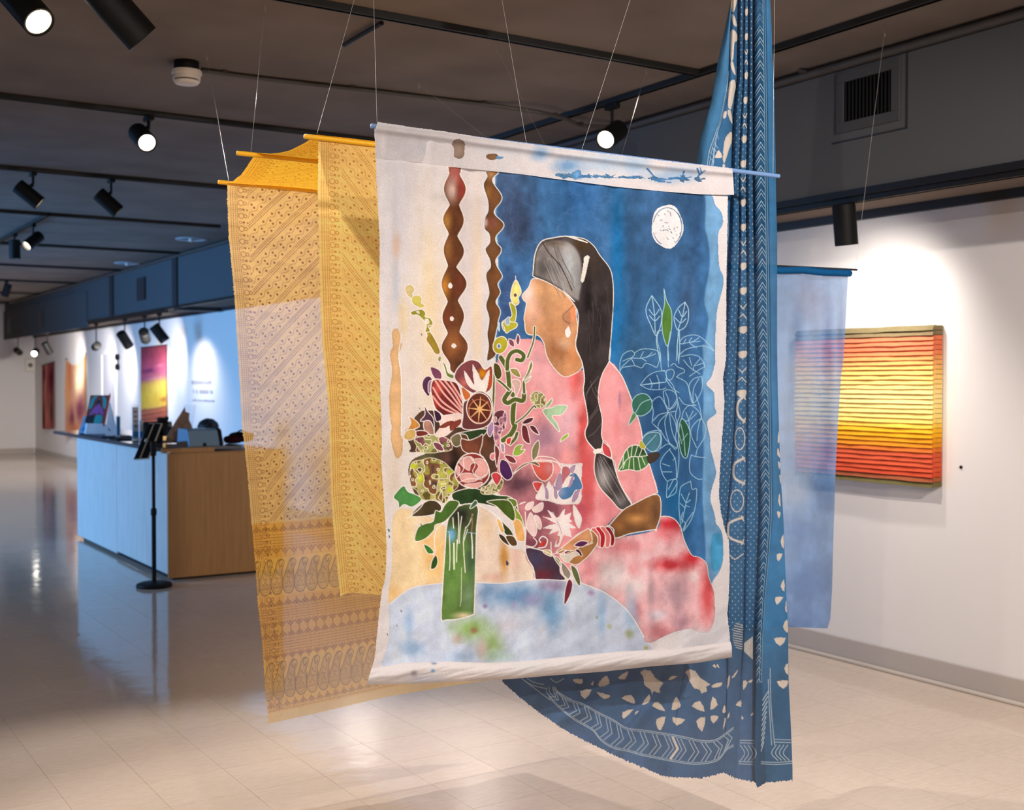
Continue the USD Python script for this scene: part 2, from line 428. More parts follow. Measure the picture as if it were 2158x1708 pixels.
def thick(v, f, ns, nt, th, normal):
    return v, f
# ---------------------------------------------------------------- the painted cloth in front
YP = 2.70
pl = thing('painted_hanging', 'white cloth painted with a woman in pink beside a flower vase under the moon', 'painting', on_y(795, 262, YP))
rg = lambda s: tr(s)
P_left = rg('P: 789 272, 792 334, 793.5 388, 797.5 455, 800 509, 800 563, 799 630, 801 700, 801 815, 803.5 877, 804.6 926, 803.4 975, 807 1024, 810.7 1086, 812 1101, 814 1138, 814 1187, 812 1219, 805 1244, 799.7 1286, 795 1335, 790 1384, 783 1411')
P_right = rg('P: 1534.5 357, 1534 415, 1532.7 505, 1531.3 561, 1531 645, 1530 758, 1524 798, 1526.7 847, 1524 897, 1520.5 946, 1517 995, 1515 1044, 1519.8 1083, 1528 1117, 1536 1140, 1538 1200, 1535.4 1261, 1533 1297, 1538 1340, 1539 1354')
P_top = rg('P: 789 272, 861 275, 941 284, 1022 297, 1103 308, 1184 321, 1320 337, 1433 349, 1534.5 357')
P_bot = rg('P: 783 1411, 854 1398, 940 1396, 1026 1399, 1100 1395, 1180 1387, 1300 1375, 1421 1369, 1480 1362, 1539 1354')
ns, nt = 620, 900
g = coons(P_top, P_bot, P_left, P_right, ns, nt).reshape(-1, 2)
jag = RNG.normal(0, .5, (nt, 2)); gg = g.reshape(nt, ns, 2); gg[:, 0, 0] += jag[:, 0]; gg[:, -1, 0] += jag[:, 1]
g = gg.reshape(-1, 2)
D = Dye(g[:, 0], g[:, 1], (216, 211, 214))
P = D.poly; Ln = D.line
WH = (234, 229, 228)
# undyed cloth, stained
D.wash([(1000, 520, 60, 420, (212, 203, 205), .8), (840, 480, 40, 260, (208, 205, 214), .8), (905, 720, 55, 330, (224, 204, 176), .75), (860, 830, 60, 260, (214, 204, 196), .7),
        (905, 640, 18, 160, (228, 206, 168), .7), (1005, 640, 14, 240, (228, 206, 176), .7), (836, 520, 11, 34, (214, 186, 168), .9), (834, 610, 9, 60, (188, 194, 206), .8), (850, 670, 14, 55, (222, 200, 162), .8), (1495, 1330, 90, 60, (205, 205, 212), .8), (828, 1010, 30, 80, (210, 195, 180), .7)])
# indigo night ground
SKY = '6: -480 250, -300 295, 0 330, 400 380, 900 430, 1075 450, 1140 470, 1165 540, 1212 600, 1222 680, 1190 745, 1186 830, 1195 1000, 1225 1080, 1222 1160, 1185 1300, 1172 1400, 1165 1560; A: 1330 180, 1330 260, 1300 380, 1255 450, 1320 520, 1326 640, 1338 700, 1262 770, 1285 900, 1292 1000, 1325 1130, 1338 1220, 1300 1350, 1292 1450, 1325 1560, 1345 1708; B: 1362 100, 1420 190, 1428 400, 1395 520, 1320 640, 1200 1000, 600 800, -300 0; 7: 1080 1000, 1080 150, 1100 -400'
P(SKY, (104, 150, 192), out=0, var=.3, edge=.05)
SKY2 = '6: -480 250, -300 295, 0 330, 400 380, 900 430, 1075 450, 1100 560, 1095 700, 1120 830, 1130 1000, 1090 1250, 1120 1400, 1090 1600; A: 1230 120, 1240 300, 1225 420, 1240 560, 1230 800, 1240 980, 1235 1180, 1230 1400, 1240 1600; B: 1270 120, 1280 420, 1200 500, 600 500, -300 0; 7: 1080 1000, 1080 150, 1100 -400'
P(SKY2, (58, 100, 148), out=0, var=.42, edge=0, soft=4, blobs=[(-400, 400, 260, 500, (66, 84, 118), .8), (-330, 700, 200, 260, (60, 70, 100), .7), (150, 450, 200, 380, (42, 84, 136), .7), (430, 900, 70, 600, (30, 104, 164), .9), (400, 1500, 130, 400, (28, 106, 170), .9),
   (760, 700, 260, 400, (64, 98, 142), .7), (1020, 700, 60, 380, (50, 80, 122), .7), (960, 1250, 80, 420, (52, 74, 106), .8), (-380, 1250, 160, 380, (54, 74, 116), .8), (600, 1600, 200, 200, (60, 104, 148), .8)])
D.wash([(1375, 900, 60, 120, (44, 76, 120), .75), (1405, 1010, 40, 120, (40, 84, 132), .7), (1345, 860, 30, 60, (70, 112, 152), .6), (1420, 1060, 30, 50, (30, 104, 158), .6), (1440, 1100, 40, 60, (40, 92, 140), .6), (1385, 840, 30, 60, (38, 72, 116), .7)])
P('B: 1330 200, 1400 180, 1425 250, 1425 400, 1395 500, 1330 510, 1310 350', (72, 150, 196), out=0, var=.4, soft=3)
r = np.random.default_rng(5)
for i in range(60):                                              # crackle of the wax resist
    x, y = r.uniform(1060, 1300), r.uniform(390, 640)
    a = r.uniform(0, 6.28); q = np.array([(x, y)]); 
    for _ in range(5):
        a += r.normal(0, .6); q = np.vstack([q, q[-1] + 5 * np.array([math.cos(a), math.sin(a)])])
    D.line(q, .8, (110, 140, 180), a=.5)
# moon
th = np.linspace(0, 2 * np.pi, 40)[:-1]
rr = 1 + .03 * np.sin(5 * th + 1)
P(np.c_[1406.3 + 33.3 * rr * np.cos(th), 477.6 + 46 * rr * np.sin(th)], (226, 225, 232), out=0, var=.05, edge=0)
for a0, a1, k in ((3.4, 6.1, .90), (5.5, 6.9, .92), (.4, 1.0, .93), (2.0, 2.8, .92)):
    t = np.linspace(a0, a1, 16); D.line(np.c_[1406.3 + 33.3 * k * np.cos(t), 477.6 + 44 * k * np.sin(t)], 1.5, (54, 84, 120), taper=.3)
for i in range(26): 
    x, y = 1406 + r.normal(0, 13), 480 + r.normal(0, 17); D.line(np.array([(x, y), (x + r.normal(0, 2.5), y + r.normal(0, 2.5))]), 1.1, (70, 80, 100))
# two turned columns
def beads(necks, bulge):
    out = []
    for (a, b_), x in zip(zip(necks[:-1], necks[1:]), bulge):
        for f in np.linspace(0, 1, 14)[:-1]: 
            m = a[0] + (b_[0] - a[0]) * f; out.append((m + (x - m) * math.sin(math.pi * f) ** 1.25, a[1] + (b_[1] - a[1]) * f))
    return out + [necks[-1]]
cr_ = beads([(735, 412), (702, 470), (700, 712), (686, 955), (678, 1200), (690, 1462), (702, 1708), (735, 1945), (655, 2035)], [712, 752, 736, 738, 758, 738, 768, 705])
cl_ = beads([(605, 412), (618, 462), (620, 712), (612, 940), (606, 1190), (604, 1470), (604, 1716), (612, 1940), (655, 2035)], [612, 574, 568, 572, 556, 562, 556, 622])
COL1 = '5: ' + ', '.join('%.1f %.1f' % q for q in cr_ + cl_[::-1])
P(COL1, (116, 72, 48), out=2.2, var=.35, edge=.2, k=0, blobs=[(660, 480, 90, 110, (196, 112, 104), 1), (640, 600, 60, 110, (216, 182, 172), 1), (720, 590, 50, 130, (160, 68, 60), .9), (600, 840, 45, 90, (172, 122, 66), 1), (610, 1060, 45, 90, (150, 104, 58), .9), (585, 1350, 50, 110, (186, 124, 54), 1), (700, 1340, 60, 120, (112, 58, 44), .8),
   (600, 1600, 60, 100, (120, 62, 44), .8), (650, 1800, 70, 120, (176, 112, 66), .9), (700, 1990, 70, 140, (84, 54, 40), .9)])
COL2 = '5: 905 450, 1005 455, 957 522, 1025 630, 1025 685, 970 772, 1040 850, 1040 895, 986 960, 990 1010, 1025 1050, 1020 1092, 985 1142, 992 1190, 1035 1272, 1000 1332, 1020 1400, 985 1470, 1012 1522, 1020 1560, 1000 1640, 1010 1700; 7: 1105 0, 1078 100, 1062 200, 1078 280, 1010 330, 1000 300, 1015 200, 1002 100, 1012 0; 5: 918 1700, 930 1600, 905 1500, 930 1400, 905 1262, 940 1200, 935 1142, 900 1062, 935 1008, 930 940, 895 900, 895 820, 922 760, 920 680, 886 560, 915 490'
P(COL2, (108, 72, 46), out=2.0, var=.35, edge=.2, k=5, oc=(205, 220, 232), blobs=[(940, 470, 60, 60, (168, 128, 84), .9), (920, 620, 40, 80, (138, 96, 56), .9), (950, 860, 60, 60, (132, 84, 72), .9), (900, 850, 25, 45, (214, 178, 172), 1), (960, 1060, 50, 60, (112, 80, 58), .8), (960, 1400, 60, 160, (88, 58, 36), .8)])
for x, y, a, b_ in ((949, 602.5, 4.5, 6), (952, 672, 4.2, 5), (956.5, 729, 5, 5)):
    P(np.c_[x + a * np.cos(th), y + b_ * np.sin(th)], WH, out=0, var=0, edge=0)
# left strip
P('7: 220 50, 186 90, 196 200, 170 270, 190 420, 165 600, 170 800, 186 900, 175 980, 200 1100, 230 1166, 270 1130, 280 1010, 262 960, 265 800, 265 500, 242 300, 268 200, 250 80', (212, 172, 126), out=0, var=.15, edge=.12)
Ln('7: 268 110, 244 290, 262 400, 268 600, 268 970', 1.8)
# grounds at the bottom
P('8: 200 180, 330 130, 660 290, 640 500, 622 772, 400 800, 280 862, 170 950, 150 880, 180 650, 186 400', (226, 202, 162), out=0, var=.14, edge=.08, soft=3, blobs=[(560, 560, 120, 260, (226, 180, 110), .9), (420, 300, 70, 140, (220, 206, 190), .9), (200, 860, 80, 110, (218, 178, 120), .8), (480, 400, 90, 60, (226, 178, 116), .7)])
P('8: 915 110, 1080 220, 1100 360, 1200 470, 1330 500, 1400 650, 1412 738, 1170 768, 895 764, 900 500', (224, 206, 192), out=0, var=.12, edge=.05, blobs=[(1150, 560, 50, 200, (196, 144, 80), 1), (1250, 560, 60, 150, (220, 184, 172), .8), (1060, 720, 110, 50, (222, 176, 160), .7), (1000, 300, 70, 160, (222, 196, 164), .7)])
P('8: 1168 580, 1188 600, 1178 622, 1164 610', (70, 72, 88), out=0, edge=0)
# woman: body in pink
BODY = '7: 1062 700, 1066 480, 1090 330, 1150 170, 1330 140, 1442 150, 1490 200, 1560 380, 1680 466, 1800 415; A: 420 255, 520 362, 572 470, 640 650, 692 820, 722 1000, 772 1150, 836 1370, 700 1440, 600 1490, 400 1660; B: 330 300, 200 420, 0 580; 8: 1660 746, 1420 740, 1400 655, 1330 540, 1330 300, 1240 100, 1100 0; 7: 1070 1300'
P(BODY, (222, 150, 156), out=0, var=.2, edge=.1, k=3, blobs=[(1480, 420, 200, 330, (226, 166, 174), .9), (1250, 300, 200, 200, (226, 176, 186), .8), (1500, 1000, 220, 190, (168, 128, 150), .95), (1680, 840, 140, 240, (220, 176, 190), .9), (1300, 1380, 260, 190, (92, 62, 74), 1), (1500, 1600, 300, 180, (128, 76, 92), 1), (1400, 1900, 220, 200, (112, 62, 80), .9),
   (1850, 1300, 90, 420, (206, 84, 88), .95), (1800, 1640, 130, 200, (186, 84, 98), .9), (1760, 480, 70, 200, (216, 96, 96), .85), (1830, 900, 60, 300, (208, 84, 84), .9), (1200, 1000, 120, 300, (180, 118, 128), .8), (1150, 700, 90, 200, (226, 170, 180), .8), (1230, 600, 100, 160, (220, 150, 162), .8)])
P('8: 1336 472, 1450 486, 1560 530, 1620 590, 1630 680, 1665 744, 1420 738, 1400 640, 1350 560', (76, 58, 76), out=1.6, var=.3, blobs=[(1480, 700, 120, 60, (104, 46, 56), .9), (1420, 560, 70, 90, (60, 62, 88), .9)])
D.wash([(1290, 860, 26, 90, (228, 158, 166), .8), (1330, 960, 30, 60, (224, 150, 158), .7), (1300, 900, 10, 45, (222, 130, 138), .6), (1306, 843, 4, 24, (150, 110, 150), .6), (1243, 1000, 18, 90, (206, 96, 100), .8), (1280, 1060, 30, 40, (208, 120, 132), .7)])
# skirt
SK = 'B: 885 40, 960 42, 1020 80, 1060 150, 1082 230, 1122 322, 1160 380, 1222 396, 1282 450, 1302 570, 1350 700, 1355 900, 1322 1020, 1280 1056, 1210 1050, 1150 1022, 1020 1042, 900 1092, 800 1140, 725 1130, 732 1090, 640 930, 560 830, 400 708, 260 640, 182 616, 165 520, 150 460, 232 400, 332 280, 480 228, 830 158'
P(SK, (220, 172, 178), out=0, var=.25, edge=.12, blobs=[(960, 110, 170, 100, (192, 52, 62), 1), (900, 200, 200, 90, (214, 120, 128), .8), (560, 300, 260, 80, (212, 132, 140), .9), (470, 560, 200, 150, (228, 214, 218), 1), (660, 650, 150, 120, (228, 210, 214), .9), (960, 460, 240, 80, (178, 58, 66), 1), (1150, 400, 120, 80, (196, 56, 64), 1),
   (1010, 720, 190, 200, (182, 148, 160), .95), (1180, 570, 70, 60, (226, 206, 208), .9), (1290, 720, 90, 320, (204, 84, 88), .95), (850, 900, 110, 60, (206, 200, 212), .9), (660, 860, 70, 90, (214, 120, 128), .8), (880, 1050, 160, 80, (198, 124, 132), .9), (1060, 960, 110, 110, (170, 132, 148), .8), (250, 500, 100, 140, (216, 136, 146), .8), (640, 500, 60, 80, (216, 130, 138), .5)])
D.wash([(1372, 1250, 11, 90, (168, 140, 152), .6), (1480, 1340, 45, 26, (206, 204, 210), .7)])
Ln('B: 880 38, 960 40, 1022 80, 1062 150, 1082 230, 1122 322, 1160 380, 1222 396, 1282 450, 1302 570, 1350 700, 1356 830', 1.8, taper=.5)
# table
TB = '8: 165 955, 282 858, 400 800, 620 771, 892 764, 1170 769, 1420 740, 1662 750; B: 182 616, 400 708, 560 830, 640 930, 732 1092, 740 1130, 760 1220, 0 1275; 8: 1300 1450, 600 1450, 250 1480, 100 1490, 150 1300, 165 1100'
P(TB, (190, 202, 224), out=0, var=.12, edge=.04, blobs=[(1250, 880, 330, 130, (106, 146, 190), .95), (1550, 1000, 140, 260, (112, 156, 198), .9), (1000, 830, 90, 140, (116, 152, 194), .8), (1000, 1130, 100, 160, (188, 206, 226), .7), (330, 1120, 60, 170, (150, 178, 214), .9), (360, 1330, 140, 90, (146, 178, 214), .9), (760, 1400, 150, 70, (160, 186, 218), .8),
   (860, 1160, 230, 130, (150, 182, 116), 1), (1040, 1280, 130, 150, (152, 182, 124), .95), (960, 1330, 60, 110, (200, 180, 176), .8), (740, 1250, 70, 60, (186, 170, 160), .8), (890, 1178, 38, 34, (156, 122, 92), 1), (985, 970, 26, 26, (130, 112, 160), .9), (1400, 910, 110, 70, (150, 150, 192), .8), (1560, 790, 130, 70, (148, 130, 166), .8), (1240, 960, 40, 50, (160, 160, 205), .7),
   (1180, 1130, 130, 120, (206, 206, 220), .8), (1480, 1180, 60, 120, (206, 210, 224), .7), (220, 1400, 60, 120, (200, 210, 222), .8), (520, 1150, 90, 240, (186, 196, 220), .7), (1750, 900, 90, 80, (200, 212, 226), .7), (1120, 1400, 160, 60, (150, 182, 160), .6)])
D.wash([(1268, 1300, 12, 60, (146, 178, 214), .8), (1330, 1290, 18, 55, (160, 190, 220), .7), (1300, 1350, 60, 25, (196, 202, 220), .6), (1258, 1302, 4, 5, (140, 150, 120), .8), (1284, 1321, 7, 7, (160, 168, 130), .8), (1326, 1336, 11, 11, (158, 168, 132), .9), (1362, 1366, 6, 5, (176, 160, 100), .9), (1246, 1250, 10, 8, (150, 120, 160), .7)])
Ln('8: 165 955, 282 858, 400 800, 620 771', 1.8); Ln('8: 892 764, 1040 772, 1170 769, 1420 740, 1662 750, 1790 780', 1.8)
Ln('B: 182 616, 400 708, 560 830, 640 930, 690 1010, 735 1092', 2.0)
# face, neck, ear
FACE = '5: 1275 1290, 1240 1360, 1190 1420, 1202 1460, 1222 1482, 1214 1540, 1204 1600; 7: 1325 0, 1332 70, 1362 104, 1442 112, 1490 180, 1512 280, 1560 370, 1622 440, 1680 466, 1762 436, 1805 400, 1826 340, 1772 250, 1762 150, 1790 50, 1797 0; 5: 1640 1690, 1615 1600, 1600 1480, 1500 1385, 1380 1315'
P(FACE, (196, 146, 108), out=1.8, var=.3, edge=.08, k=4, blobs=[(1235, 1420, 90, 150, (228, 194, 190), 1), (1270, 1560, 90, 140, (222, 172, 150), .9), (1400, 1400, 140, 110, (206, 158, 116), .8), (1560, 1600, 60, 90, (152, 106, 84), .8), (1590, 1560, 30, 90, (216, 128, 88), .9), (1480, 1700, 160, 90, (170, 120, 86), .7),
   (1480, 1860, 130, 120, (150, 98, 66), .8), (1600, 1900, 50, 170, (196, 128, 84), .7), (1560, 2010, 90, 90, (186, 130, 92), .7), (1520, 1800, 70, 60, (196, 170, 150), .6)])
P('7: 1698 30, 1716 70, 1716 110, 1696 130, 1676 112, 1672 70, 1690 44', (228, 228, 232), out=0, edge=0, var=0)
Ln('5: 1560 1640, 1520 1620, 1510 1580, 1550 1540, 1590 1500', 2.5, (120, 80, 70), a=.6); Ln('5: 1615 1500, 1600 1560, 1620 1600', 2, (230, 140, 100))
# hair: scarf, crown, braid
HEAD = '5: 1275 1240, 1290 1100, 1340 1000, 1440 970, 1560 960, 1700 1008; 6: 60 778, 180 795, 255 850, 300 920, 370 1010, 395 1100, 401 1250, 386 1500, 368 1700; A: 432 130, 424 245, 368 350, 336 460, 330 590, 362 740, 356 880, 370 940, 352 1000, 300 1010, 232 930, 215 860, 240 770, 224 640, 200 500, 211 400, 190 260, 136 120, 150 0; 6: 130 1330, 20 1180; 5: 1600 1470, 1500 1385, 1380 1315, 1282 1275'
P(HEAD, (58, 52, 54), out=1.8, var=.45, edge=.1, k=4, blobs=[(1400, 1150, 150, 190, (116, 112, 112), 1), (1550, 1150, 90, 200, (146, 154, 162), 1), (1560, 1350, 90, 130, (122, 126, 132), 1), (1420, 1040, 90, 60, (74, 64, 56), .9), (1660, 1020, 140, 100, (70, 56, 42), .95), (1760, 1150, 90, 140, (66, 56, 50), .7), (1700, 1450, 50, 200, (30, 28, 30), .8), (1800, 1600, 60, 300, (36, 34, 36), .6)])
P('5: 1280 1240, 1294 1100, 1346 1008, 1450 985, 1560 1000, 1640 1090, 1670 1250, 1650 1400, 1625 1470, 1500 1382, 1380 1310, 1288 1270', (126, 122, 122), out=0, var=.5, soft=5, blobs=[(1560, 1150, 80, 190, (160, 166, 172), .9), (1340, 1180, 40, 100, (96, 92, 92), .8), (1450, 1010, 90, 40, (92, 80, 70), .9), (1610, 1300, 40, 130, (140, 146, 152), .8)])
Ln('5: 1275 1240, 1290 1100, 1340 1000, 1440 970, 1560 960, 1700 1008', 1.8)
r = np.random.default_rng(9)
for i in range(46):                                               # brushed strands of the scarf and hair
    x = 1352 + r.uniform(0, 150); y = 1020 + r.uniform(0, 160)
    D.line(spline(np.array([(780 + a / 3.713, 240 + b / 3.713) for a, b in ((x, y), (x + 55 + r.normal(0, 8), y + 130), (x + 120 + r.normal(0, 10), y + 270 + r.normal(0, 20)))]), 6), r.uniform(.7, 1.6), [(160, 164, 170), (70, 62, 60), (120, 122, 126)][i % 3], a=.55, taper=.5)
Ln('5: 1350 1010, 1400 1090, 1480 1180, 1530 1270, 1580 1380', 2.2, (62, 44, 40), a=.8)
for i in range(20):
    x = r.uniform(190, 380); y = r.uniform(1150, 1500)
    D.line(spline(np.array([(1180 + a / 3.5577, 280 + b / 3.5577) for a, b in ((x, y), (x + r.normal(10, 8), y + 110), (x + r.normal(0, 14), y + 220))]), 6), r.uniform(.8, 2.2), [(34, 32, 34), (92, 84, 84)][i % 2], a=.5, taper=.6)
for s in ('A: 330 380, 270 460, 225 540', 'A: 300 420, 240 500, 215 620', 'A: 345 600, 290 690, 240 760', 'A: 330 660, 270 740, 240 800', 'A: 358 780, 300 860, 240 900', 'A: 262 420, 282 500, 330 590', 'A: 300 470, 340 560'):
    Ln(s, 1.1, (128, 120, 120), a=.8)
P('6: 205 920, 222 930, 216 960, 180 1112, 156 1112, 160 1080, 178 970, 182 935', (220, 216, 212), out=0, edge=0, var=.05)
P('A: 305 1050, 296 1200, 342 1330, 440 1440, 524 1525, 616 1480, 540 1350, 492 1240, 470 1120, 430 1082, 350 1040', (64, 58, 60), out=2, var=.4, blobs=[(370, 1250, 90, 160, (150, 148, 150), .9), (520, 1450, 80, 80, (120, 118, 120), .8), (420, 1120, 60, 60, (40, 36, 38), .8)])
for s in ('A: 330 1080, 380 1230, 500 1440', 'A: 340 1060, 420 1200, 560 1440', 'A: 320 1120, 350 1260, 450 1400', 'A: 370 1070, 450 1200, 590 1450', 'A: 350 1100, 400 1280, 520 1480'):
    Ln(s, 1, (190, 186, 186), a=.7)
P('A: 290 1012, 352 1000, 354 1030, 296 1046', WH, out=0, edge=0, var=0)
Ln('A: 424 250, 520 362, 572 470, 640 650, 692 820, 722 1000, 772 1150, 838 1372', 2.2); Ln('A: 300 1010, 232 930, 215 860, 240 770, 224 640, 200 500, 211 400, 190 262', 1.8)
P('A: 362 985, 376 935, 400 950, 430 1000, 440 1075, 380 1050', (184, 70, 78), out=1.8)
Ln('A: 600 1490, 700 1440, 836 1376', 2); Ln('A: 370 940, 430 1000, 450 1090, 492 1240, 540 1350, 616 1480', 2)
# arm, bangles, hand
P('A: 410 1672, 530 1540, 620 1482, 836 1392, 864 1560, 820 1700; B: 830 152, 620 186, 482 226, 470 150, 420 115', (130, 90, 58), out=2, var=.3, blobs=[(650, 1600, 130, 50, (184, 132, 78), .9), (500, 1660, 70, 60, (160, 108, 66), .8), (820, 1560, 60, 160, (92, 66, 48), .9), (700, 1700, 140, 40, (100, 72, 50), .8)])
P('B: 255 155, 160 190, 80 260, -30 345, 10 360, 50 340, 105 312, 40 365, 30 400, 90 445, 150 458, 210 418, 262 368, 332 262, 312 190', (160, 116, 74), out=1.8, var=.25, blobs=[(230, 200, 80, 60, (188, 140, 92), .8), (60, 310, 60, 40, (206, 150, 96), .8), (180, 380, 60, 60, (176, 120, 72), .8)])
for i, (s, c) in enumerate((('B: 272 150, 310 140, 350 200, 350 300, 330 290, 330 210', (212, 96, 100)), ('B: 312 140, 350 132, 395 200, 385 300, 352 302, 352 205', (178, 40, 52)), ('B: 352 134, 392 132, 440 205, 432 300, 398 300, 398 205', (228, 120, 122)), ('B: 395 134, 440 138, 478 215, 472 285, 442 290, 442 205', (150, 36, 46)))):
    P(s, c, out=1.8, edge=.05)
P('B: 130 300, 150 262, 200 250, 250 268, 290 268, 240 285, 190 302', (84, 44, 70), out=1.6); P('B: 135 330, 160 325, 185 350, 195 385, 165 370', (78, 40, 60), out=1.4); P('B: 40 350, 80 330, 115 318, 90 345, 50 362', (110, 64, 74), out=1.2)
P('B: 0 372, 60 372, 130 345, 170 370, 120 392, 70 440, 30 420', (206, 196, 186), out=1.6)
# plant drawn in wax on the night ground
LB = (168, 206, 228)
for s in ('6: 688 1222, 650 1300, 648 1360, 680 1440, 720 1522, 745 1480, 762 1400, 755 1320, 690 1222', '6: 690 1225, 708 1350, 715 1500', '6: 668 1325, 708 1370, 745 1325', '6: 672 1372, 712 1410, 750 1375',
          '6: 938 1270, 890 1310, 858 1370, 860 1420, 885 1480, 935 1460, 962 1400, 962 1320, 938 1272', '6: 938 1275, 920 1370, 885 1480', '6: 890 1330, 918 1380, 950 1340', '6: 865 1390, 905 1425, 945 1395',
          '6: 725 1520, 725 1580, 750 1708', '6: 890 1480, 880 1600, 875 1708', '6: 895 1480, 898 1640, 890 1708', '6: 725 1520, 735 1490, 762 1480', '6: 808 1590, 815 1708'):
    Ln(s, 1.7, LB)
P('6: 780 1172, 800 1260, 836 1340, 835 1480, 805 1600, 770 1500, 766 1380, 785 1280', (84, 128, 60), out=1.6, oc=LB)
for s in ('A: 515 340, 515 260, 545 190, 610 160, 640 190, 610 225, 530 300', 'A: 515 330, 540 305, 640 290, 700 308, 735 270, 800 290, 830 302, 850 250, 860 200, 830 160, 760 145, 690 150, 640 180', 'A: 540 250, 600 225, 700 225, 790 200, 820 185', 'A: 610 225, 640 280', 'A: 700 225, 740 250', 'A: 690 220, 715 170', 'A: 750 215, 790 175',
          'A: 1025 90, 1060 45, 1140 25, 1200 40, 1260 90, 1320 160', 'A: 1025 100, 1060 100, 1130 85, 1200 80', 'A: 1030 190, 1080 150, 1150 130, 1230 120, 1290 140, 1320 165', 'A: 1080 60, 1060 100', 'A: 1130 50, 1110 90, 1170 135', 'A: 1190 50, 1130 90', 'A: 1040 210, 1120 195, 1190 210, 1230 260, 1240 300', 'A: 1060 240, 1110 300, 1200 360', 'A: 1150 290, 1200 230', 'A: 1160 290, 1235 265', 'A: 1150 290, 1140 330', 'A: 1130 290, 1110 220', 'A: 1240 300, 1200 320, 1110 380',
          'A: 835 0, 835 80, 860 180, 870 320, 900 330', 'A: 1020 0, 1005 120, 1020 270', 'A: 945 0, 925 160, 930 300', 'A: 690 455, 740 390, 800 350, 860 335, 905 345, 910 420, 870 435, 700 455', 'A: 690 455, 760 490, 860 495, 910 480', 'A: 720 450, 800 440, 890 430', 'A: 770 400, 790 450, 780 480', 'A: 830 370, 850 430, 850 490',
          'A: 915 330, 960 320, 980 350, 960 400, 930 410, 910 370, 915 330', 'A: 950 290, 980 270, 1010 300, 1060 320, 1065 345, 1030 360, 1000 385', 'A: 905 400, 960 480, 1020 520', 'A: 930 410, 970 460, 1000 540', 'A: 1000 385, 1080 430, 1110 500, 1140 610', 'A: 1215 380, 1150 400, 1110 450, 1110 520, 1140 610, 1200 540, 1222 460, 1215 380', 'A: 1190 400, 1145 490, 1140 610',
          'A: 885 510, 930 495, 985 520, 1000 580, 940 660, 905 620, 890 560, 885 510', 'A: 905 520, 930 580, 935 660', 'A: 790 780, 800 680, 790 600, 850 555, 890 600, 930 690', 'A: 800 760, 850 710, 920 690', 'A: 930 690, 860 760, 840 820, 870 850', 'A: 930 690, 900 760, 910 860, 940 960', 'A: 940 700, 950 800, 970 880, 1000 950', 'A: 950 700, 990 780, 1000 850', 'A: 920 680, 980 640, 1000 600', 'A: 930 690, 990 680', 'A: 800 790, 870 860, 915 930, 1000 1000',
          'A: 1000 540, 1010 620, 990 720, 1010 800, 990 900, 1015 1000, 1020 1100, 1005 1250', 'A: 1010 600, 1030 700, 1000 800, 1020 900, 1000 1000', 'A: 1040 760, 1060 680, 1110 630, 1170 660, 1210 720, 1200 760', 'A: 1050 760, 1100 760, 1170 700', 'A: 1080 690, 1105 760, 1110 850', 'A: 1140 680, 1110 740', 'A: 1020 560, 1070 620, 1165 630, 1140 620', 'A: 1160 530, 1200 650, 1215 740', 'A: 1215 745, 1250 820, 1240 900, 1180 1000, 1165 1060', 'A: 1215 745, 1180 760, 1125 830, 1130 900, 1170 990', 'A: 1200 760, 1180 850, 1175 930',
          'A: 705 940, 730 880, 790 850, 850 850, 870 920, 850 1010, 780 1030', 'A: 730 985, 780 930, 825 880', 'A: 860 1000, 930 960, 990 1010', 'A: 945 1000, 890 1060, 860 1130, 880 1220, 920 1280, 940 1270, 1000 1260', 'A: 940 1010, 990 1100, 1000 1250', 'A: 880 1130, 940 1150', 'A: 875 1200, 960 1200', 'A: 990 1080, 970 1100', 'A: 920 1290, 915 1420, 960 1370, 1005 1290, 980 1260, 930 1350', 'A: 1005 1300, 990 1380, 920 1420',
          'A: 1125 1055, 1110 1130, 1120 1210, 1180 1260, 1220 1262', 'A: 1125 1055, 1170 1070, 1245 1078', 'A: 1120 1280, 1060 1310, 1030 1350, 1020 1500, 1040 1708', 'A: 1120 1280, 1135 1350, 1172 1350, 1160 1500, 1120 1620, 1060 1708', 'A: 1110 1380, 1080 1470, 1045 1640', 'A: 1040 1390, 1080 1460, 1120 1440', 'A: 1030 1470, 1075 1510', 'A: 1110 1500, 1080 1490', 'B: -60 0, -40 60', 'B: 1075 0, 1060 60, 1100 100, 1080 160', 'B: 1165 0, 1110 80, 1075 150'):
    Ln(s, 1.6, LB, a=.85)
for s, c in (('A: 780 575, 740 535, 690 530, 640 560, 615 620, 640 700, 700 720, 770 680, 790 630', (58, 108, 96)), ('A: 630 690, 655 720, 620 770, 590 800, 605 740', (96, 140, 80)), ('A: 1030 770, 1060 750, 1110 840, 1112 960, 1085 1080, 1040 1040, 1018 900', (48, 92, 70)), ('A: 705 940, 740 880, 800 860, 850 870, 865 930, 830 1010, 770 1020', (66, 110, 130))):
    P(s, c, out=1.6, oc=LB, var=.3)
Ln('A: 650 690, 700 610, 780 575', 1.4, LB); Ln('A: 1075 1060, 1060 900, 1035 790', 1.4, LB); Ln('A: 1050 930, 1095 870', 1.2, LB); Ln('A: 1045 960, 1020 870', 1.2, LB); Ln('A: 730 985, 825 880', 1.4, LB)
P('A: 500 1190, 520 1110, 570 1010, 630 970, 700 985, 740 1040, 760 1130, 680 1190, 590 1180', (66, 112, 62), out=2, var=.35, blobs=[(700, 1020, 60, 60, (40, 66, 44), .9), (560, 1150, 60, 60, (84, 140, 70), .8)])
P('A: 745 1060, 800 1030, 856 1040, 850 1075, 800 1120, 760 1125', (64, 56, 52), out=0, var=.3); P('A: 680 970, 695 930, 735 990, 700 1000', (176, 168, 60), out=1)
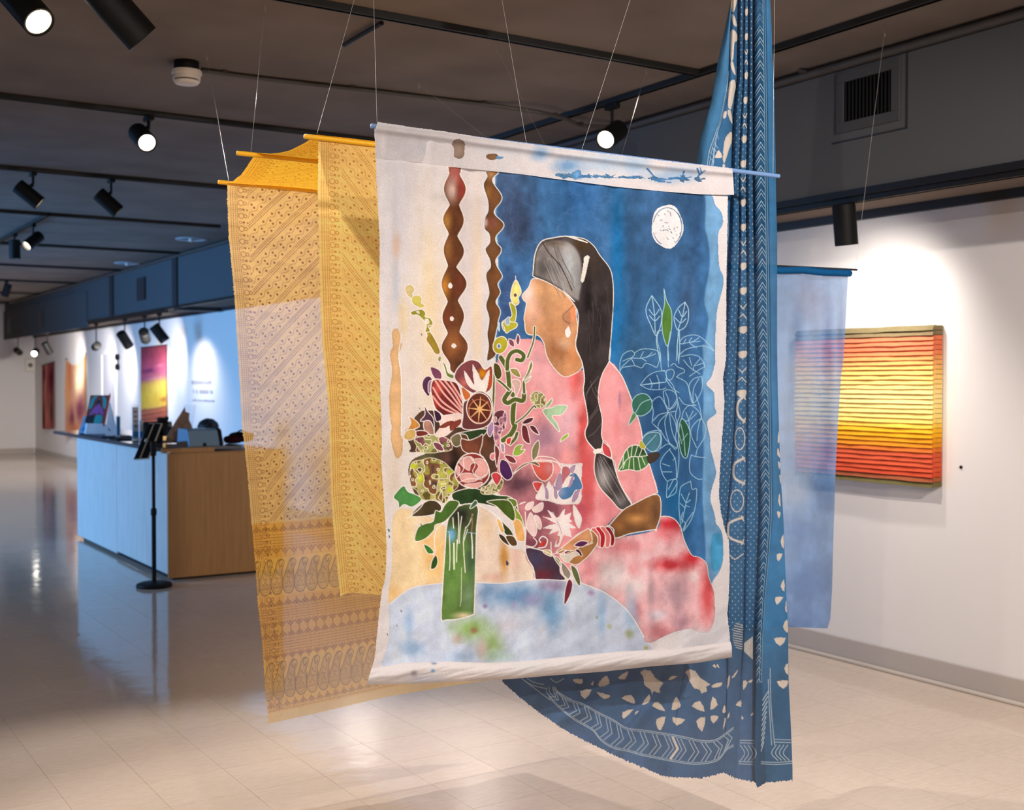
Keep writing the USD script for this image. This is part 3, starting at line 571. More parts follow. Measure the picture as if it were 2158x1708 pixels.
for s in ('A: 500 1195, 590 1080, 680 1070, 750 1060', 'A: 590 1080, 580 1010', 'A: 610 1075, 620 975', 'A: 640 1070, 665 980', 'A: 680 1065, 705 1000', 'A: 540 1130, 545 1060', 'A: 600 1085, 590 1170', 'A: 630 1080, 635 1185', 'A: 670 1075, 690 1180', 'A: 700 1070, 730 1140', 'A: 560 1110, 540 1170'):
    Ln(s, 1.7)
# bouquet --------------------------------------------------------------
P('7: 1060 1000, 1090 1250, 1050 1330, 940 1440, 700 1470, 420 1500, 330 1300, 360 1180, 480 1120, 340 1110, 350 1070, 300 950, 340 880, 440 760, 600 780, 700 900, 1000 880', (84, 62, 52), out=0, var=.5, blobs=[(500, 1160, 160, 50, (86, 92, 62), .9), (720, 1250, 60, 180, (36, 30, 28), .9), (900, 1050, 160, 120, (130, 78, 56), .9), (640, 1170, 90, 60, (110, 74, 70), .8)])
P('7: 700 1470, 850 1420, 930 1430, 1080 1480, 1190 1492, 1262 1560, 1250 1700, 1120 1600, 920 1550, 760 1560', (48, 72, 42), out=2, var=.4, blobs=[(1000, 1520, 120, 60, (40, 62, 40), .8), (1200, 1540, 60, 60, (120, 140, 60), .9)])
P('8: 665 235, 760 110, 920 108, 912 300, 902 700, 892 1000, 880 1042, 760 1078, 650 1086, 610 1074, 622 800, 642 500', (92, 124, 66), out=2.4, var=.35, k=3, blobs=[(780, 200, 150, 130, (52, 54, 46), 1), (870, 300, 50, 200, (74, 78, 56), .9), (860, 560, 50, 260, (66, 92, 70), .9), (700, 560, 90, 300, (84, 124, 58), .8), (840, 880, 70, 160, (112, 140, 108), .9), (800, 1050, 110, 40, (212, 196, 160), .9), (700, 360, 45, 80, (110, 168, 214), 1), (720, 560, 20, 120, (140, 190, 90), .7)])
for s, w in (('8: 710 210, 715 300', 2.2), ('8: 755 165, 760 300, 750 430', 2.4), ('8: 785 200, 770 320, 765 430', 2.2), ('8: 680 330, 685 560, 680 660', 2), ('8: 745 400, 742 590', 2), ('8: 718 430, 720 650', 3.2), ('8: 820 290, 800 420, 815 680', 2.2), ('8: 835 310, 800 420', 2), ('8: 868 330, 875 430, 877 555', 3), ('8: 880 180, 850 260, 820 300', 2), ('8: 784 640, 780 900, 770 970', 1.2)):
    Ln(s, w, (226, 226, 216))
Ln('8: 872 180, 876 260, 868 330', 3.4, (132, 112, 84)); Ln('8: 670 330, 690 350, 700 330', 4, (120, 176, 220), a=.8); Ln('8: 830 335, 900 345', 2, (150, 190, 210), a=.8)
# leaves of the bouquet
for s, c in (('7: 290 1400, 325 1450, 400 1480, 442 1520, 362 1582, 292 1560, 250 1592, 240 1540, 200 1500, 240 1440', (76, 136, 74)), ('7: 565 1520, 612 1600, 522 1652, 360 1662, 392 1600, 470 1540', (72, 62, 44)), ('8: 690 60, 765 90, 650 235, 560 272, 545 320, 470 392, 384 408, 408 300, 470 262, 540 240, 560 150, 605 160, 640 100', (76, 112, 50)),
             ('8: 460 440, 510 460, 545 500, 530 520, 490 510', (60, 116, 52)), ('8: 565 530, 580 590, 560 640, 520 650, 530 580', (48, 78, 34)), ('8: 930 100, 1010 140, 1090 200, 1150 260, 1215 330, 1230 400, 1150 340, 1130 250, 1060 180', (58, 68, 40)), ('8: 1090 120, 1140 120, 1185 190, 1140 190', (226, 190, 170)), ('8: 1085 230, 1110 230, 1150 320, 1120 330', (226, 178, 100)), ('8: 1100 350, 1150 370, 1195 450, 1130 410', (70, 58, 44)), ('8: 1160 370, 1230 370, 1262 440, 1210 450', (84, 66, 44)),
             ('8: 1220 100, 1250 130, 1300 210, 1320 300, 1280 250, 1220 190', (140, 160, 60)), ('8: 1225 225, 1290 240, 1320 330, 1320 410, 1260 400, 1240 320', (230, 178, 110)), ('8: 1180 45, 1250 60, 1255 110, 1210 110', (100, 124, 52)), ('8: 1000 70, 1180 60, 1240 160, 1230 240, 1160 190, 1080 110', (70, 92, 40)), ('8: 900 60, 920 90, 870 130, 855 120', (66, 116, 84)),
             ('8: 1700 740, 1735 770, 1720 860, 1665 960, 1670 840', (112, 48, 66)), ('8: 1720 620, 1770 650, 1800 740, 1795 800, 1745 720', (92, 102, 64)), ('8: 1640 590, 1700 650, 1720 700, 1690 740, 1650 680', (136, 128, 116)), ('8: 1570 540, 1620 560, 1640 620, 1620 620', (130, 134, 84)), ('8: 1480 490, 1545 490, 1555 540, 1500 520', (196, 180, 130))):
    P(s, c, out=1.8, var=.35)
Ln('8: 640 250, 570 310, 550 420, 560 500, 540 530', 2.4); Ln('8: 1340 460, 1440 480, 1540 520, 1620 590, 1640 680, 1700 740', 1.8); Ln('7: 600 1560, 560 1530, 480 1530, 420 1600, 320 1680', 2.0); Ln('8: 1330 160, 1335 330, 1330 470, 1350 560, 1400 650, 1415 738', 2.2); Ln('7: 1280 1560, 1330 1540, 1290 1550', 2)
# hydrangea, berries, spires
D.cells('7: 340 1290, 360 1200, 440 1180, 520 1160, 620 1190, 680 1240, 740 1310, 755 1400, 690 1470, 640 1550, 560 1520, 450 1520, 400 1440, 350 1400', [(136, 136, 60), (160, 158, 78), (108, 96, 48), (124, 84, 58), (176, 170, 110), (90, 70, 60), (176, 186, 50)], 10, .62, 4, (218, 212, 186))
D.cells('7: 380 1000, 480 965, 560 960, 640 985, 690 1020, 700 1090, 600 1110, 520 1120, 400 1110, 400 1060', [(126, 132, 80), (150, 150, 96), (110, 100, 66), (122, 74, 84), (140, 146, 90)], 9, .5, 8, (222, 214, 190))
D.cells('7: 950 1420, 1000 1400, 1080 1360, 1140 1350, 1120 1430, 1060 1470, 960 1470', [(140, 140, 84), (182, 176, 120), (110, 104, 60), (196, 186, 150)], 7, .5, 5, (222, 214, 190))
D.cells('7: 1370 640, 1420 590, 1480 610, 1510 670, 1480 730, 1420 720', [(150, 150, 96), (176, 160, 96), (160, 176, 110), (130, 120, 70)], 7.5, .5, 12, (224, 214, 200))
D.cells('7: 1060 790, 1130 750, 1170 790, 1160 900, 1120 950, 1110 1060, 1080 1060, 1060 960', [(112, 62, 76), (150, 104, 140), (84, 44, 56), (200, 140, 150)], 8, .5, 21, (228, 206, 214))
for k, (s, c) in enumerate((('7: 490 0, 540 20, 500 60, 530 100, 580 190, 600 260, 560 270, 520 210, 480 150, 490 110, 470 60', (156, 132, 52)), ('7: 590 290, 610 300, 600 340, 580 320', (150, 150, 80)), ('7: 620 330, 650 370, 670 430, 715 450, 710 480, 660 460, 640 400', (110, 132, 62)), ('5: 275 1350, 320 1340, 350 1375, 330 1410, 345 1440, 310 1440, 280 1400', (200, 184, 130)), ('5: 335 1430, 380 1420, 405 1450, 400 1480, 432 1500, 400 1520, 350 1500, 325 1470', (200, 190, 96)), ('5: 320 1550, 400 1530, 435 1560, 430 1590, 470 1600, 492 1650, 455 1660, 470 1700, 430 1708, 440 1650, 380 1580, 330 1575', (140, 138, 46)),
             ('5: 1140 1300, 1170 1350, 1182 1400, 1160 1440, 1165 1480, 1130 1500, 1100 1440, 1110 1360', (206, 200, 120)), ('5: 1090 1480, 1130 1500, 1145 1560, 1130 1640, 1100 1690, 1050 1700, 1030 1640, 1060 1610, 1110 1580', (156, 158, 50)), ('7: 1135 0, 1250 0, 1255 40, 1200 70, 1165 90, 1150 40', (164, 160, 52)))):
    P(s, c, out=1.8, var=.3)
Ln('5: 1138 1270, 1140 1310', 1.6); P('5: 1125 1410, 1140 1405, 1150 1420, 1140 1435, 1125 1430', (90, 70, 60), out=1); P('5: 1060 1610, 1090 1590, 1090 1650, 1060 1650', (150, 172, 200), out=1.2)
for s in ('5: 360 1550, 380 1545, 385 1565', '5: 430 1610, 455 1610, 460 1640, 435 1640'): P(s, (214, 206, 190), out=1.2)
# main stems
for s, w in (('7: 1120 300, 1175 400, 1190 520, 1195 600', 9), ('7: 1175 400, 1180 320, 1210 262, 1265 245, 1315 280, 1300 325, 1258 318', 8), ('7: 1195 600, 1235 640, 1225 760, 1225 850, 1240 890, 1205 960, 1140 1010', 10), ('7: 1195 590, 1150 660, 1180 690, 1240 660, 1310 670, 1320 600', 9), ('7: 1320 600, 1320 500, 1360 440, 1380 350', 5), ('7: 1090 490, 1140 530, 1190 580', 4), ('7: 1250 860, 1330 800, 1400 720, 1420 730', 3), ('7: 1060 380, 1060 560, 1050 800', 4), ('7: 1260 950, 1240 1000, 1200 1040', 6), ('7: 1350 300, 1400 160, 1410 40', 3)):
    Ln(s, w + 3.4); Ln(s, w, (84, 96, 46))
P('7: 1055 190, 1080 140, 1130 120, 1165 140, 1180 190, 1150 250, 1100 270, 1060 240', (182, 174, 54), out=2); P('7: 1090 195, 1108 182, 1120 205, 1108 222, 1092 215', (76, 126, 190), out=2)
for s, c in (('7: 1060 350, 1110 370, 1130 450, 1100 490, 1065 450', (84, 78, 42)), ('7: 1190 140, 1230 160, 1235 210, 1195 190', (124, 74, 96)), ('7: 1265 100, 1285 140, 1270 195, 1250 160', (112, 66, 88)), ('7: 1380 330, 1390 380, 1350 460, 1310 500, 1350 420', (104, 118, 50)), ('7: 1200 400, 1260 400, 1290 470, 1230 450', (150, 144, 84)), ('7: 1330 500, 1380 460, 1360 500, 1330 520', (200, 196, 150)), ('7: 1210 500, 1270 490, 1290 540, 1250 640, 1235 560', (222, 186, 180)), ('7: 1560 650, 1550 700, 1500 740, 1520 690', (132, 170, 110)), ('7: 1480 750, 1560 730, 1600 710, 1690 716, 1640 790, 1560 800, 1600 860, 1625 940, 1560 870, 1510 810', (164, 198, 164)), ('7: 1700 950, 1690 985, 1630 1022, 1650 980', (150, 186, 60)),
             ('7: 1300 865, 1340 825, 1400 815, 1385 850, 1340 870', (84, 44, 56)), ('7: 1300 890, 1340 890, 1360 960, 1370 1040, 1310 1000', (112, 50, 58)), ('7: 1365 890, 1410 890, 1450 960, 1400 940', (92, 48, 60)), ('7: 1170 1000, 1210 985, 1200 1040, 1170 1040', (200, 60, 62)), ('7: 1440 1010, 1450 1080, 1420 1180, 1390 1170, 1390 1080', (126, 122, 86)), ('7: 1250 1060, 1310 1050, 1290 1090, 1330 1090, 1280 1140, 1225 1135', (146, 178, 74)), ('7: 1150 1140, 1220 1150, 1255 1200, 1200 1200', (112, 54, 62)), ('7: 1120 1180, 1180 1200, 1222 1310, 1172 1352, 1112 1282', (76, 42, 92)), ('7: 1080 1285, 1125 1320, 1110 1370, 1080 1395, 1040 1310', (206, 72, 80)), ('7: 1070 1050, 1110 1100, 1100 1180, 1085 1240, 1070 1150', (120, 60, 64)), ('7: 1035 1130, 1070 1120, 1060 1180, 1030 1165', (226, 130, 140)), ('7: 1010 890, 1050 850, 1060 910, 1030 980, 1005 950', (172, 140, 184)), ('7: 1120 1040, 1150 1050, 1150 1120, 1125 1100', (170, 150, 180))):
    P(s, c, out=1.8, var=.3)
# tulips and great flowers
for s, c in (('7: 520 380, 600 415, 612 482, 560 484, 530 440', (124, 72, 100)), ('7: 452 500, 490 460, 530 482, 520 560, 502 634, 452 570', (86, 50, 78)), ('7: 500 520, 530 500, 520 590, 500 600', (160, 116, 160))):
    P(s, c, out=1.6, var=.35)
P('7: 545 490, 520 560, 530 640, 560 740, 622 795, 650 850, 790 790, 785 640, 742 520, 640 495', (112, 46, 46), out=2.4, var=.35, blobs=[(580, 560, 60, 80, (206, 86, 76), .9), (560, 690, 40, 60, (190, 60, 54), .8)])
for s in ('7: 560 500, 640 620, 790 770', '7: 590 490, 680 600, 790 750', '7: 640 500, 720 600, 785 710', '7: 540 560, 620 680, 780 790', '7: 535 630, 620 730, 780 800', '7: 690 510, 750 600, 785 660'):
    Ln(s, 4, (230, 176, 170)); Ln(s, 2, (226, 160, 156))
P('7: 622 800, 780 785, 795 850, 740 890, 650 970, 556 972, 600 900, 590 850, 560 830', (236, 212, 206), out=1.6, var=.12)
for s in ('7: 590 900, 660 850, 720 850, 650 900', '7: 690 870, 770 830, 780 860, 740 900, 690 930'): P(s, (130, 62, 54), out=0)
P('7: 722 470, 760 380, 850 322, 930 336, 982 402, 1042 372, 1052 480, 1040 562, 990 604, 900 612, 830 580, 780 542', (128, 70, 76), out=2.2, var=.3, blobs=[(1020, 500, 50, 90, (214, 92, 50), .9), (1000, 420, 50, 40, (196, 90, 60), .8), (960, 440, 40, 50, (226, 146, 30), 1), (800, 520, 60, 60, (196, 110, 100), .8)])
P('7: 880 362, 905 400, 930 440, 945 480, 965 492, 1000 430, 1025 410, 1012 520, 985 600, 920 590, 860 560, 820 500, 806 412, 850 470, 890 530, 880 440', (236, 228, 226), out=0, var=.08, edge=.05)
P('7: 800 690, 796 800, 792 905, 900 918, 1000 890, 1045 830, 1052 720, 1030 640, 960 590, 900 600, 850 650', (108, 62, 62), out=2.2, var=.3)
P('7: 782 552, 850 602, 858 640, 812 664', (198, 108, 58), out=1.5)
t2 = np.linspace(0, 2 * np.pi, 30)[:-1]
P(np.c_[780 + (935 + 108 * np.cos(t2)) / 4.0674, 680 + (735 + 132 * np.sin(t2)) / 4.0674], (116, 62, 50), out=2.2, var=.35)
P(np.c_[780 + (938 + 92 * np.cos(t2)) / 4.0674, 680 + (760 + 100 * np.sin(t2)) / 4.0674], (96, 48, 42), out=1.4, oc=(214, 130, 96))
for a in np.arange(8) * np.pi / 4 + .1: D.line(np.array([(780 + 938 / 4.0674, 680 + 745 / 4.0674), (780 + (938 + 95 * math.cos(a)) / 4.0674, 680 + (745 + 108 * math.sin(a)) / 4.0674)]), 4.2, (226, 176, 118), taper=.7)
for s, c in (('7: 465 712, 500 770, 545 830, 548 960, 520 880, 470 850, 430 842, 470 790', (78, 52, 72)), ('7: 335 806, 402 850, 422 892, 362 920, 312 932, 350 862', (190, 132, 62)), ('7: 462 850, 522 852, 548 962, 470 932', (168, 124, 112)), ('7: 400 930, 470 930, 500 960, 420 980, 390 960', (110, 50, 44)), ('7: 550 750, 600 780, 612 830, 570 850, 552 800', (64, 38, 62)), ('7: 310 930, 380 920, 390 980, 340 1010, 290 990', (196, 164, 100)), ('7: 740 952, 990 912, 962 980, 862 1022, 822 962', (52, 72, 46)), ('7: 692 992, 760 952, 790 1020, 760 1060, 720 1060', (120, 112, 84)), ('7: 780 1000, 850 1010, 930 980, 965 960, 960 1040, 940 1120, 970 1160, 860 1130, 790 1090', (122, 72, 56)), ('7: 540 1030, 600 1040, 630 1100, 570 1090', (132, 76, 90))):
    P(s, c, out=1.8, var=.4)
# rose
P(np.c_[780 + (875 + 146 * np.cos(t2) * (1 + .05 * np.sin(3 * t2))) / 4.0674, 680 + (1272 + 150 * np.sin(t2)) / 4.0674], (150, 62, 62), out=2.6, var=.35)
for s in ('7: 760 1190, 800 1160, 860 1150, 900 1190, 860 1220, 850 1270, 800 1240', '7: 880 1180, 960 1170, 1010 1230, 1000 1310, 930 1340, 900 1290, 930 1230', '7: 770 1310, 830 1290, 900 1310, 920 1350, 850 1370, 790 1360', '7: 810 1390, 900 1380, 960 1370, 940 1410, 870 1420', '7: 745 1230, 770 1250, 760 1310, 742 1290'):
    P(s, (226, 170, 166), out=1.4, var=.2)
for s in ('7: 745 1330, 800 1260, 800 1180, 830 1150', '7: 860 1150, 900 1220, 880 1280, 940 1330, 1000 1300', '7: 760 1370, 850 1340, 960 1350'): Ln(s, 1.6)
# white flowers on the dress
P('7: 1390 1200, 1470 1195, 1560 1205, 1560 1300, 1500 1360, 1440 1330, 1400 1260', (198, 92, 84), out=1.8, blobs=[(1540, 1250, 60, 70, (190, 130, 140), .8)])
P('7: 1400 1370, 1480 1380, 1440 1450, 1410 1420', (190, 70, 72), out=1.6)
P('7: 1480 1380, 1500 1420, 1530 1360, 1560 1400, 1590 1350, 1620 1290, 1640 1240, 1620 1205, 1720 1215, 1815 1205, 1815 1260, 1812 1440, 1815 1500, 1790 1555, 1740 1560, 1620 1560, 1540 1535, 1420 1515, 1440 1450', (230, 220, 222), out=0, var=.08)
P('7: 1700 1320, 1760 1290, 1815 1380, 1812 1430, 1760 1440, 1720 1500, 1650 1520, 1610 1470, 1640 1420, 1700 1400, 1750 1330', (82, 126, 178), out=1.5, var=.3, blobs=[(1620, 1450, 60, 60, (150, 160, 196), .9)]); P('7: 1650 1240, 1700 1240, 1720 1290, 1680 1340, 1650 1390, 1640 1320', (190, 112, 122), out=1.4)
for s_ in ('7: 1490 1400, 1525 1440, 1530 1505, 1505 1510, 1500 1440', '7: 1570 1390, 1600 1440, 1605 1510, 1580 1500, 1575 1440', '7: 1625 1290, 1650 1340, 1640 1420, 1600 1440, 1590 1380', '7: 1745 1300, 1735 1380, 1700 1420, 1715 1350', '7: 1720 1240, 1760 1225, 1740 1290, 1715 1280', '7: 1750 1460, 1800 1430, 1770 1520, 1730 1540'):
    P(s_, (176, 150, 182), out=0, var=.2)
P('7: 1740 1560, 1800 1640, 1815 1700, 1790 1770, 1750 1690', (232, 224, 226), out=0, var=.05); Ln('7: 1230 1300, 1300 1240, 1400 1190, 1500 1180, 1600 1200, 1640 1250', 2.4); Ln('7: 1400 1190, 1440 1150, 1560 1160, 1620 1205', 1.8); P('7: 1230 1290, 1310 1215, 1420 1195, 1450 1235, 1360 1210', (104, 96, 70), out=1.4)
P('8: 1515 140, 1560 165, 1600 210, 1620 200, 1650 150, 1672 132, 1665 190, 1725 165, 1710 220, 1735 245, 1700 250, 1770 300, 1710 300, 1730 380, 1660 360, 1620 460, 1580 460, 1600 380, 1620 320, 1530 355, 1560 310, 1480 300, 1540 270, 1600 265, 1480 200, 1560 215', (232, 220, 222), out=0, k=0, var=.08, edge=.03)
Ln('8: 1600 240, 1630 300, 1640 350', 2, (196, 172, 186)); P('8: 1600 370, 1625 370, 1620 420, 1600 440', (206, 140, 140), out=0)
for s in ('8: 1330 130, 1350 90, 1400 75, 1390 120, 1350 145', '8: 1390 140, 1420 110, 1480 80, 1475 140, 1420 165', '8: 1370 170, 1400 200, 1430 300, 1410 370, 1360 330, 1340 270', '8: 1410 190, 1450 210, 1470 280, 1450 310, 1420 250'):
    P(s, (230, 204, 206), out=1.8, var=.1)
Ln('8: 1340 450, 1400 460, 1430 420, 1400 380', 2.2); Ln('8: 1440 470, 1500 460, 1520 400, 1480 370, 1450 400, 1470 430', 2.6); P('8: 1440 460, 1500 440, 1500 400, 1470 420', (196, 62, 60), out=0)
P('8: 1640 480, 1700 420, 1780 360, 1840 320, 1880 310, 1900 420, 1800 460, 1740 490', (206, 150, 110), out=1.8, blobs=[(1800, 430, 80, 50, (176, 120, 80), .8)]); P('8: 1750 450, 1800 410, 1870 420, 1820 460', (88, 44, 84), out=1.8)
Ln('8: 1640 490, 1560 520, 1550 420', 2)
for x, y, rr_ in ((819, 1117, 2.2), (820, 1130, 1.6), (887, 1105, 1.2), (845, 1287, 1.4), (816, 1336, 1.2), (836, 1318, .9), (888, 704, 1.4), (884, 860, 1)):
    D.line(np.array([(x, y), (x + 1, y + 3)]), rr_ * 1.6, (84, 120, 96) if y > 1100 and y < 1140 else (110, 110, 120))
D.c *= (1 + .05 * D.n2 + .05 * D.n1)[:, None]
wv = meshkit.fbm(np.c_[g[:, 0] / 55, g[:, 1] / 330, np.zeros(len(g))], 3, 31) - .5
wv2 = meshkit.fbm(np.c_[g[:, 0] / 60 + g[:, 1] / 90, g[:, 1] / 70, np.zeros(len(g))], 3, 37) - .5
low = np.clip((g[:, 1] - 1000) / 400, 0, 1)
Yv = YP + .022 * wv + (.004 + .012 * low) * wv2
M_cloth = cloth('painted_cotton', .22)
part(pl, 'cloth', (grid_y(g[:, 0], g[:, 1], Yv), quads(nt, ns)), M_cloth, True, cd=D.albedo())

# folded header with its own stains, over the rod
HT = rg('P: 796 257, 861 267, 941 277.6, 1022 291, 1103 301.6, 1184 313, 1320 329.5, 1433 343, 1543 355')
HB = rg('P: 792 334, 860 340, 941 351, 1022 359, 1103 368, 1184 379, 1300 394, 1400 404, 1480 410, 1547 411')
HL = rg('P: 796 259, 791 273, 789 280, 791 310, 792 334'); HR = rg('P: 1543 356, 1545 372, 1546 390, 1547 411')
n2s, n2t = 560, 64
h = coons(HT, HB, HL, HR, n2s, n2t).reshape(-1, 2)
hj = h.reshape(n2t, n2s, 2); hj[0, :, 1] += RNG.normal(0, .5, n2s)
D = Dye(h[:, 0], h[:, 1], (212, 207, 210)); 
D.wash([(850, 310, 70, 30, (202, 198, 204), .9), (905, 315, 30, 16, (190, 192, 200), .8), (806, 300, 9, 34, (222, 217, 219), 1), (1140, 325, 26, 20, (120, 160, 200), .9), (1200, 350, 45, 22, (110, 150, 194), .9), (1270, 345, 60, 26, (176, 196, 218), .9), (1340, 350, 40, 24, (160, 186, 214), .9), (1245, 378, 60, 12, (196, 204, 216), .7), (1440, 365, 50, 18, (178, 192, 212), .8), (1060, 320, 60, 16, (204, 206, 214), .8), (1410, 372, 60, 18, (150, 176, 206), .7)])
P = D.poly; Ln = D.line
P('5: 640 240, 660 205, 700 198, 738 225, 738 280, 732 330, 700 352, 655 335, 650 300, 655 285', (166, 142, 128), out=0, edge=.25); P('5: 908 330, 930 314, 990 316, 1002 345, 960 362, 918 352', (128, 96, 70), out=0, edge=.1); P('5: 990 330, 1045 340, 1020 356, 990 352', (96, 138, 180), out=0)
for x, w_, h_ in ((1180, 9, 4), (1196, 13, 6), (1214, 14, 7), (1238, 12, 4), (1262, 15, 4), (1286, 12, 4), (1312, 9, 3), (1345, 12, 3), (1376, 10, 4), (1436, 12, 5), (1474, 8, 6)):
    a_ = np.linspace(0, 2 * np.pi, 15)[:-1]; q_ = 1 + r.normal(0, .32, 14)
    P(np.c_[x + w_ * q_ * np.cos(a_), 369 + (x - 1170) * .03 + h_ * q_ * np.sin(a_)], (92, 140, 186), out=0, var=.4, edge=.25, k=2)
for i in range(24):
    x = r.uniform(1170, 1440); y = 372 + (x - 1170) * .02 + r.normal(0, 3.5); D.line(np.array([(x, y), (x + r.uniform(3, 16), y + r.normal(0, 1.4))]), r.uniform(1, 5), (66, 116, 168), a=.85)
for s in ('6: 655 270, 690 310, 720 350', '6: 880 340, 940 340, 985 330', '6: 930 290, 920 320', '6: 1030 270, 1050 310, 1090 280', '6: 1040 320, 1060 300, 1050 260'): Ln(s, 4, (62, 110, 162), taper=.6)
D.c *= (1 + .05 * D.n2)[:, None]
tt = np.repeat(np.linspace(0, 1, n2t), n2s)
bul = .013 * np.exp(-((tt - .16) / .13) ** 2) + .004
part(pl, 'header_sleeve', (grid_y(h[:, 0], h[:, 1], YP - bul + .004 * (meshkit.fbm(np.c_[h / 40, h[:, :1] * 0], 3, 8) - .5)), quads(n2t, n2s)), M_cloth, True, cd=D.albedo(), label='folded over top sleeve stained blue and brown')
# hem sleeve
BT, BB = P_bot - [0, 1.5], rg('P: 773 1443, 839 1443.5, 952 1438, 1075 1432, 1180 1423, 1276 1416, 1373 1405, 1469 1398, 1543 1386')
b_ = coons(BT, BB, rg('P: 783 1409.5, 778 1425, 773 1443'), rg('P: 1539 1352.5, 1542 1362, 1543 1386'), 520, 40).reshape(-1, 2)
D = Dye(b_[:, 0], b_[:, 1], (216, 211, 213))
D.wash([(873, 1420, 9, 9, (150, 140, 150), .9), (912, 1414, 6, 5, (110, 160, 200), 1), (915, 1399, 8, 4, (130, 140, 160), .9), (900, 1432, 60, 14, (196, 200, 216), .7), (1110, 1405, 40, 16, (206, 208, 208), .6), (1000, 1425, 60, 12, (218, 206, 210), .6), (1450, 1380, 60, 14, (206, 202, 206), .6)])
tt = np.repeat(np.linspace(0, 1, 40), 520)
fo = meshkit.fbm(np.c_[b_[:, 0] / 60 + b_[:, 1] / 25, b_[:, 1] / 30, b_[:, :1].ravel() * 0], 3, 5) - .5
part(pl, 'hem_sleeve', (grid_y(b_[:, 0], b_[:, 1], YP - .024 * np.sqrt(np.clip(np.sin(np.pi * np.clip(tt, .0, 1)), 0, 1)) + .018 * fo), quads(40, 520)), M_cloth, True, cd=D.albedo(), label='stuffed bottom hem')
M_rodblue = simple('painted_rod_blue', (112, 146, 196), .45)
M_line = usdkit.material(stage, LK + 'fishing_line', {'p': ('principled_bsdf', dict(base_color=(.5, .48, .46), roughness=.15, specular_ior_level=.8))}, [], 'p.BSDF')
M_hook = simple('ceiling_hook', (200, 192, 186), .3)
part(pl, 'rod', rod(on_y(782, 265.5, YP + .006), on_y(1642, 371.5, YP + .006), .0066), M_rodblue, True, label='pale blue painted rod')
def lines(parent, Y, specs, hooks=True):
    for (bx, by, tx, ty) in specs:
        p0 = on_y(bx, by, Y); p1 = on_z(tx, ty, ZC - .004)
        hl_ = part(parent, 'hanging_line', tube([p0, p1], .00055, 6), M_line, True)
        part(hl_, 'ceiling_hook', tube([p1 + [0, 0, .004], p1 + [0, 0, -.008], p1 + [.006, 0, -.016], p1 + [.002, 0, -.024]], .0022, 6), M_hook, True)
lines(pl, YP, [(794.5, 258, 776, -420), (1110, 306, 990, -400), (1224, 322, 1450, -380), (1629, 366, 1634, -256)])
# ---------------------------------------------------------------- indigo block-printed sari gathered at the ceiling beside the painting
YS = 2.86
sr = thing('indigo_sari', 'long indigo sari with cream block prints, gathered at the ceiling and spreading below the painting', 'sari', on_y(1590, 300, YS))
KY = {0: ([-241, 0, 54, 129, 215, 296, 347, 1437, 1700], [1564, 1540, 1529, 1513, 1498, 1475, 1468, 1058, 960]),
      1: ([-241, 0, 148, 183, 242, 291, 350, 1437, 1543, 1700], [1566, 1542, 1535.6, 1534, 1521, 1505, 1490, 1215, 1200, 1180]),
      2: ([-241, 0, 162, 242, 350, 500, 700, 900, 1100, 1400, 1640, 1700], [1572, 1556, 1554.5, 1546, 1543.5, 1538, 1528, 1514, 1497, 1445, 1402, 1392]),
      3: ([-241, 0, 162, 242, 350, 458, 540, 646, 787, 892, 997, 1120, 1440, 1629, 1700], [1579, 1568, 1566.6, 1562.6, 1557.7, 1558.5, 1558, 1555.6, 1552, 1547, 1540, 1529, 1532, 1525, 1523]),
      4: ([-241, 0, 162, 269, 404, 576, 716, 857, 997, 1080, 1225, 1321, 1440, 1641, 1700], [1586, 1577, 1577, 1575, 1572, 1574, 1575, 1573, 1572, 1570, 1568, 1567, 1560, 1552, 1550]),
      5: ([-241, 0, 162, 350, 458, 540, 681, 822, 997, 1080, 1176, 1249, 1345, 1429, 1615, 1700], [1594, 1589.5, 1589.5, 1589.5, 1591, 1592.5, 1594, 1599.5, 1601, 1603, 1599, 1597, 1593, 1592, 1590, 1595]),
      6: ([-241, 0, 242, 404, 576, 716, 857, 997, 1080, 1176, 1249, 1345, 1429, 1568, 1700], [1606, 1613, 1616.5, 1618, 1620.6, 1622, 1624, 1626, 1627, 1621, 1614, 1608, 1606, 1612, 1616]),
      7: ([-241, 0, 54, 113, 205, 337, 431, 505, 716, 822, 927, 1000, 1093, 1164, 1249, 1321, 1439, 1536, 1615, 1700], [1612, 1623, 1626, 1628, 1632, 1634.5, 1636, 1638, 1637.5, 1639, 1642.4, 1645, 1651, 1653.5, 1657, 1660.7, 1662, 1667, 1670, 1671])}
def kx(s, y):
    X = np.stack([np.interp(y, *KY[k]) for k in range(8)], -1)
    i = np.clip(np.floor(s).astype(int), 0, 6); f = s - i
    r_ = np.arange(len(s))
    return X[r_, i] * (1 - f) + X[r_, i + 1] * f
def ybot(s):
    return np.interp(s, [0, .45, 1, 1.5, 2, 2.6, 3, 3.9, 4.9, 5.0, 5.15, 6, 7], [1437, 1486, 1545, 1596, 1638, 1641, 1629, 1641, 1648, 1650, 1661, 1650, 1645])
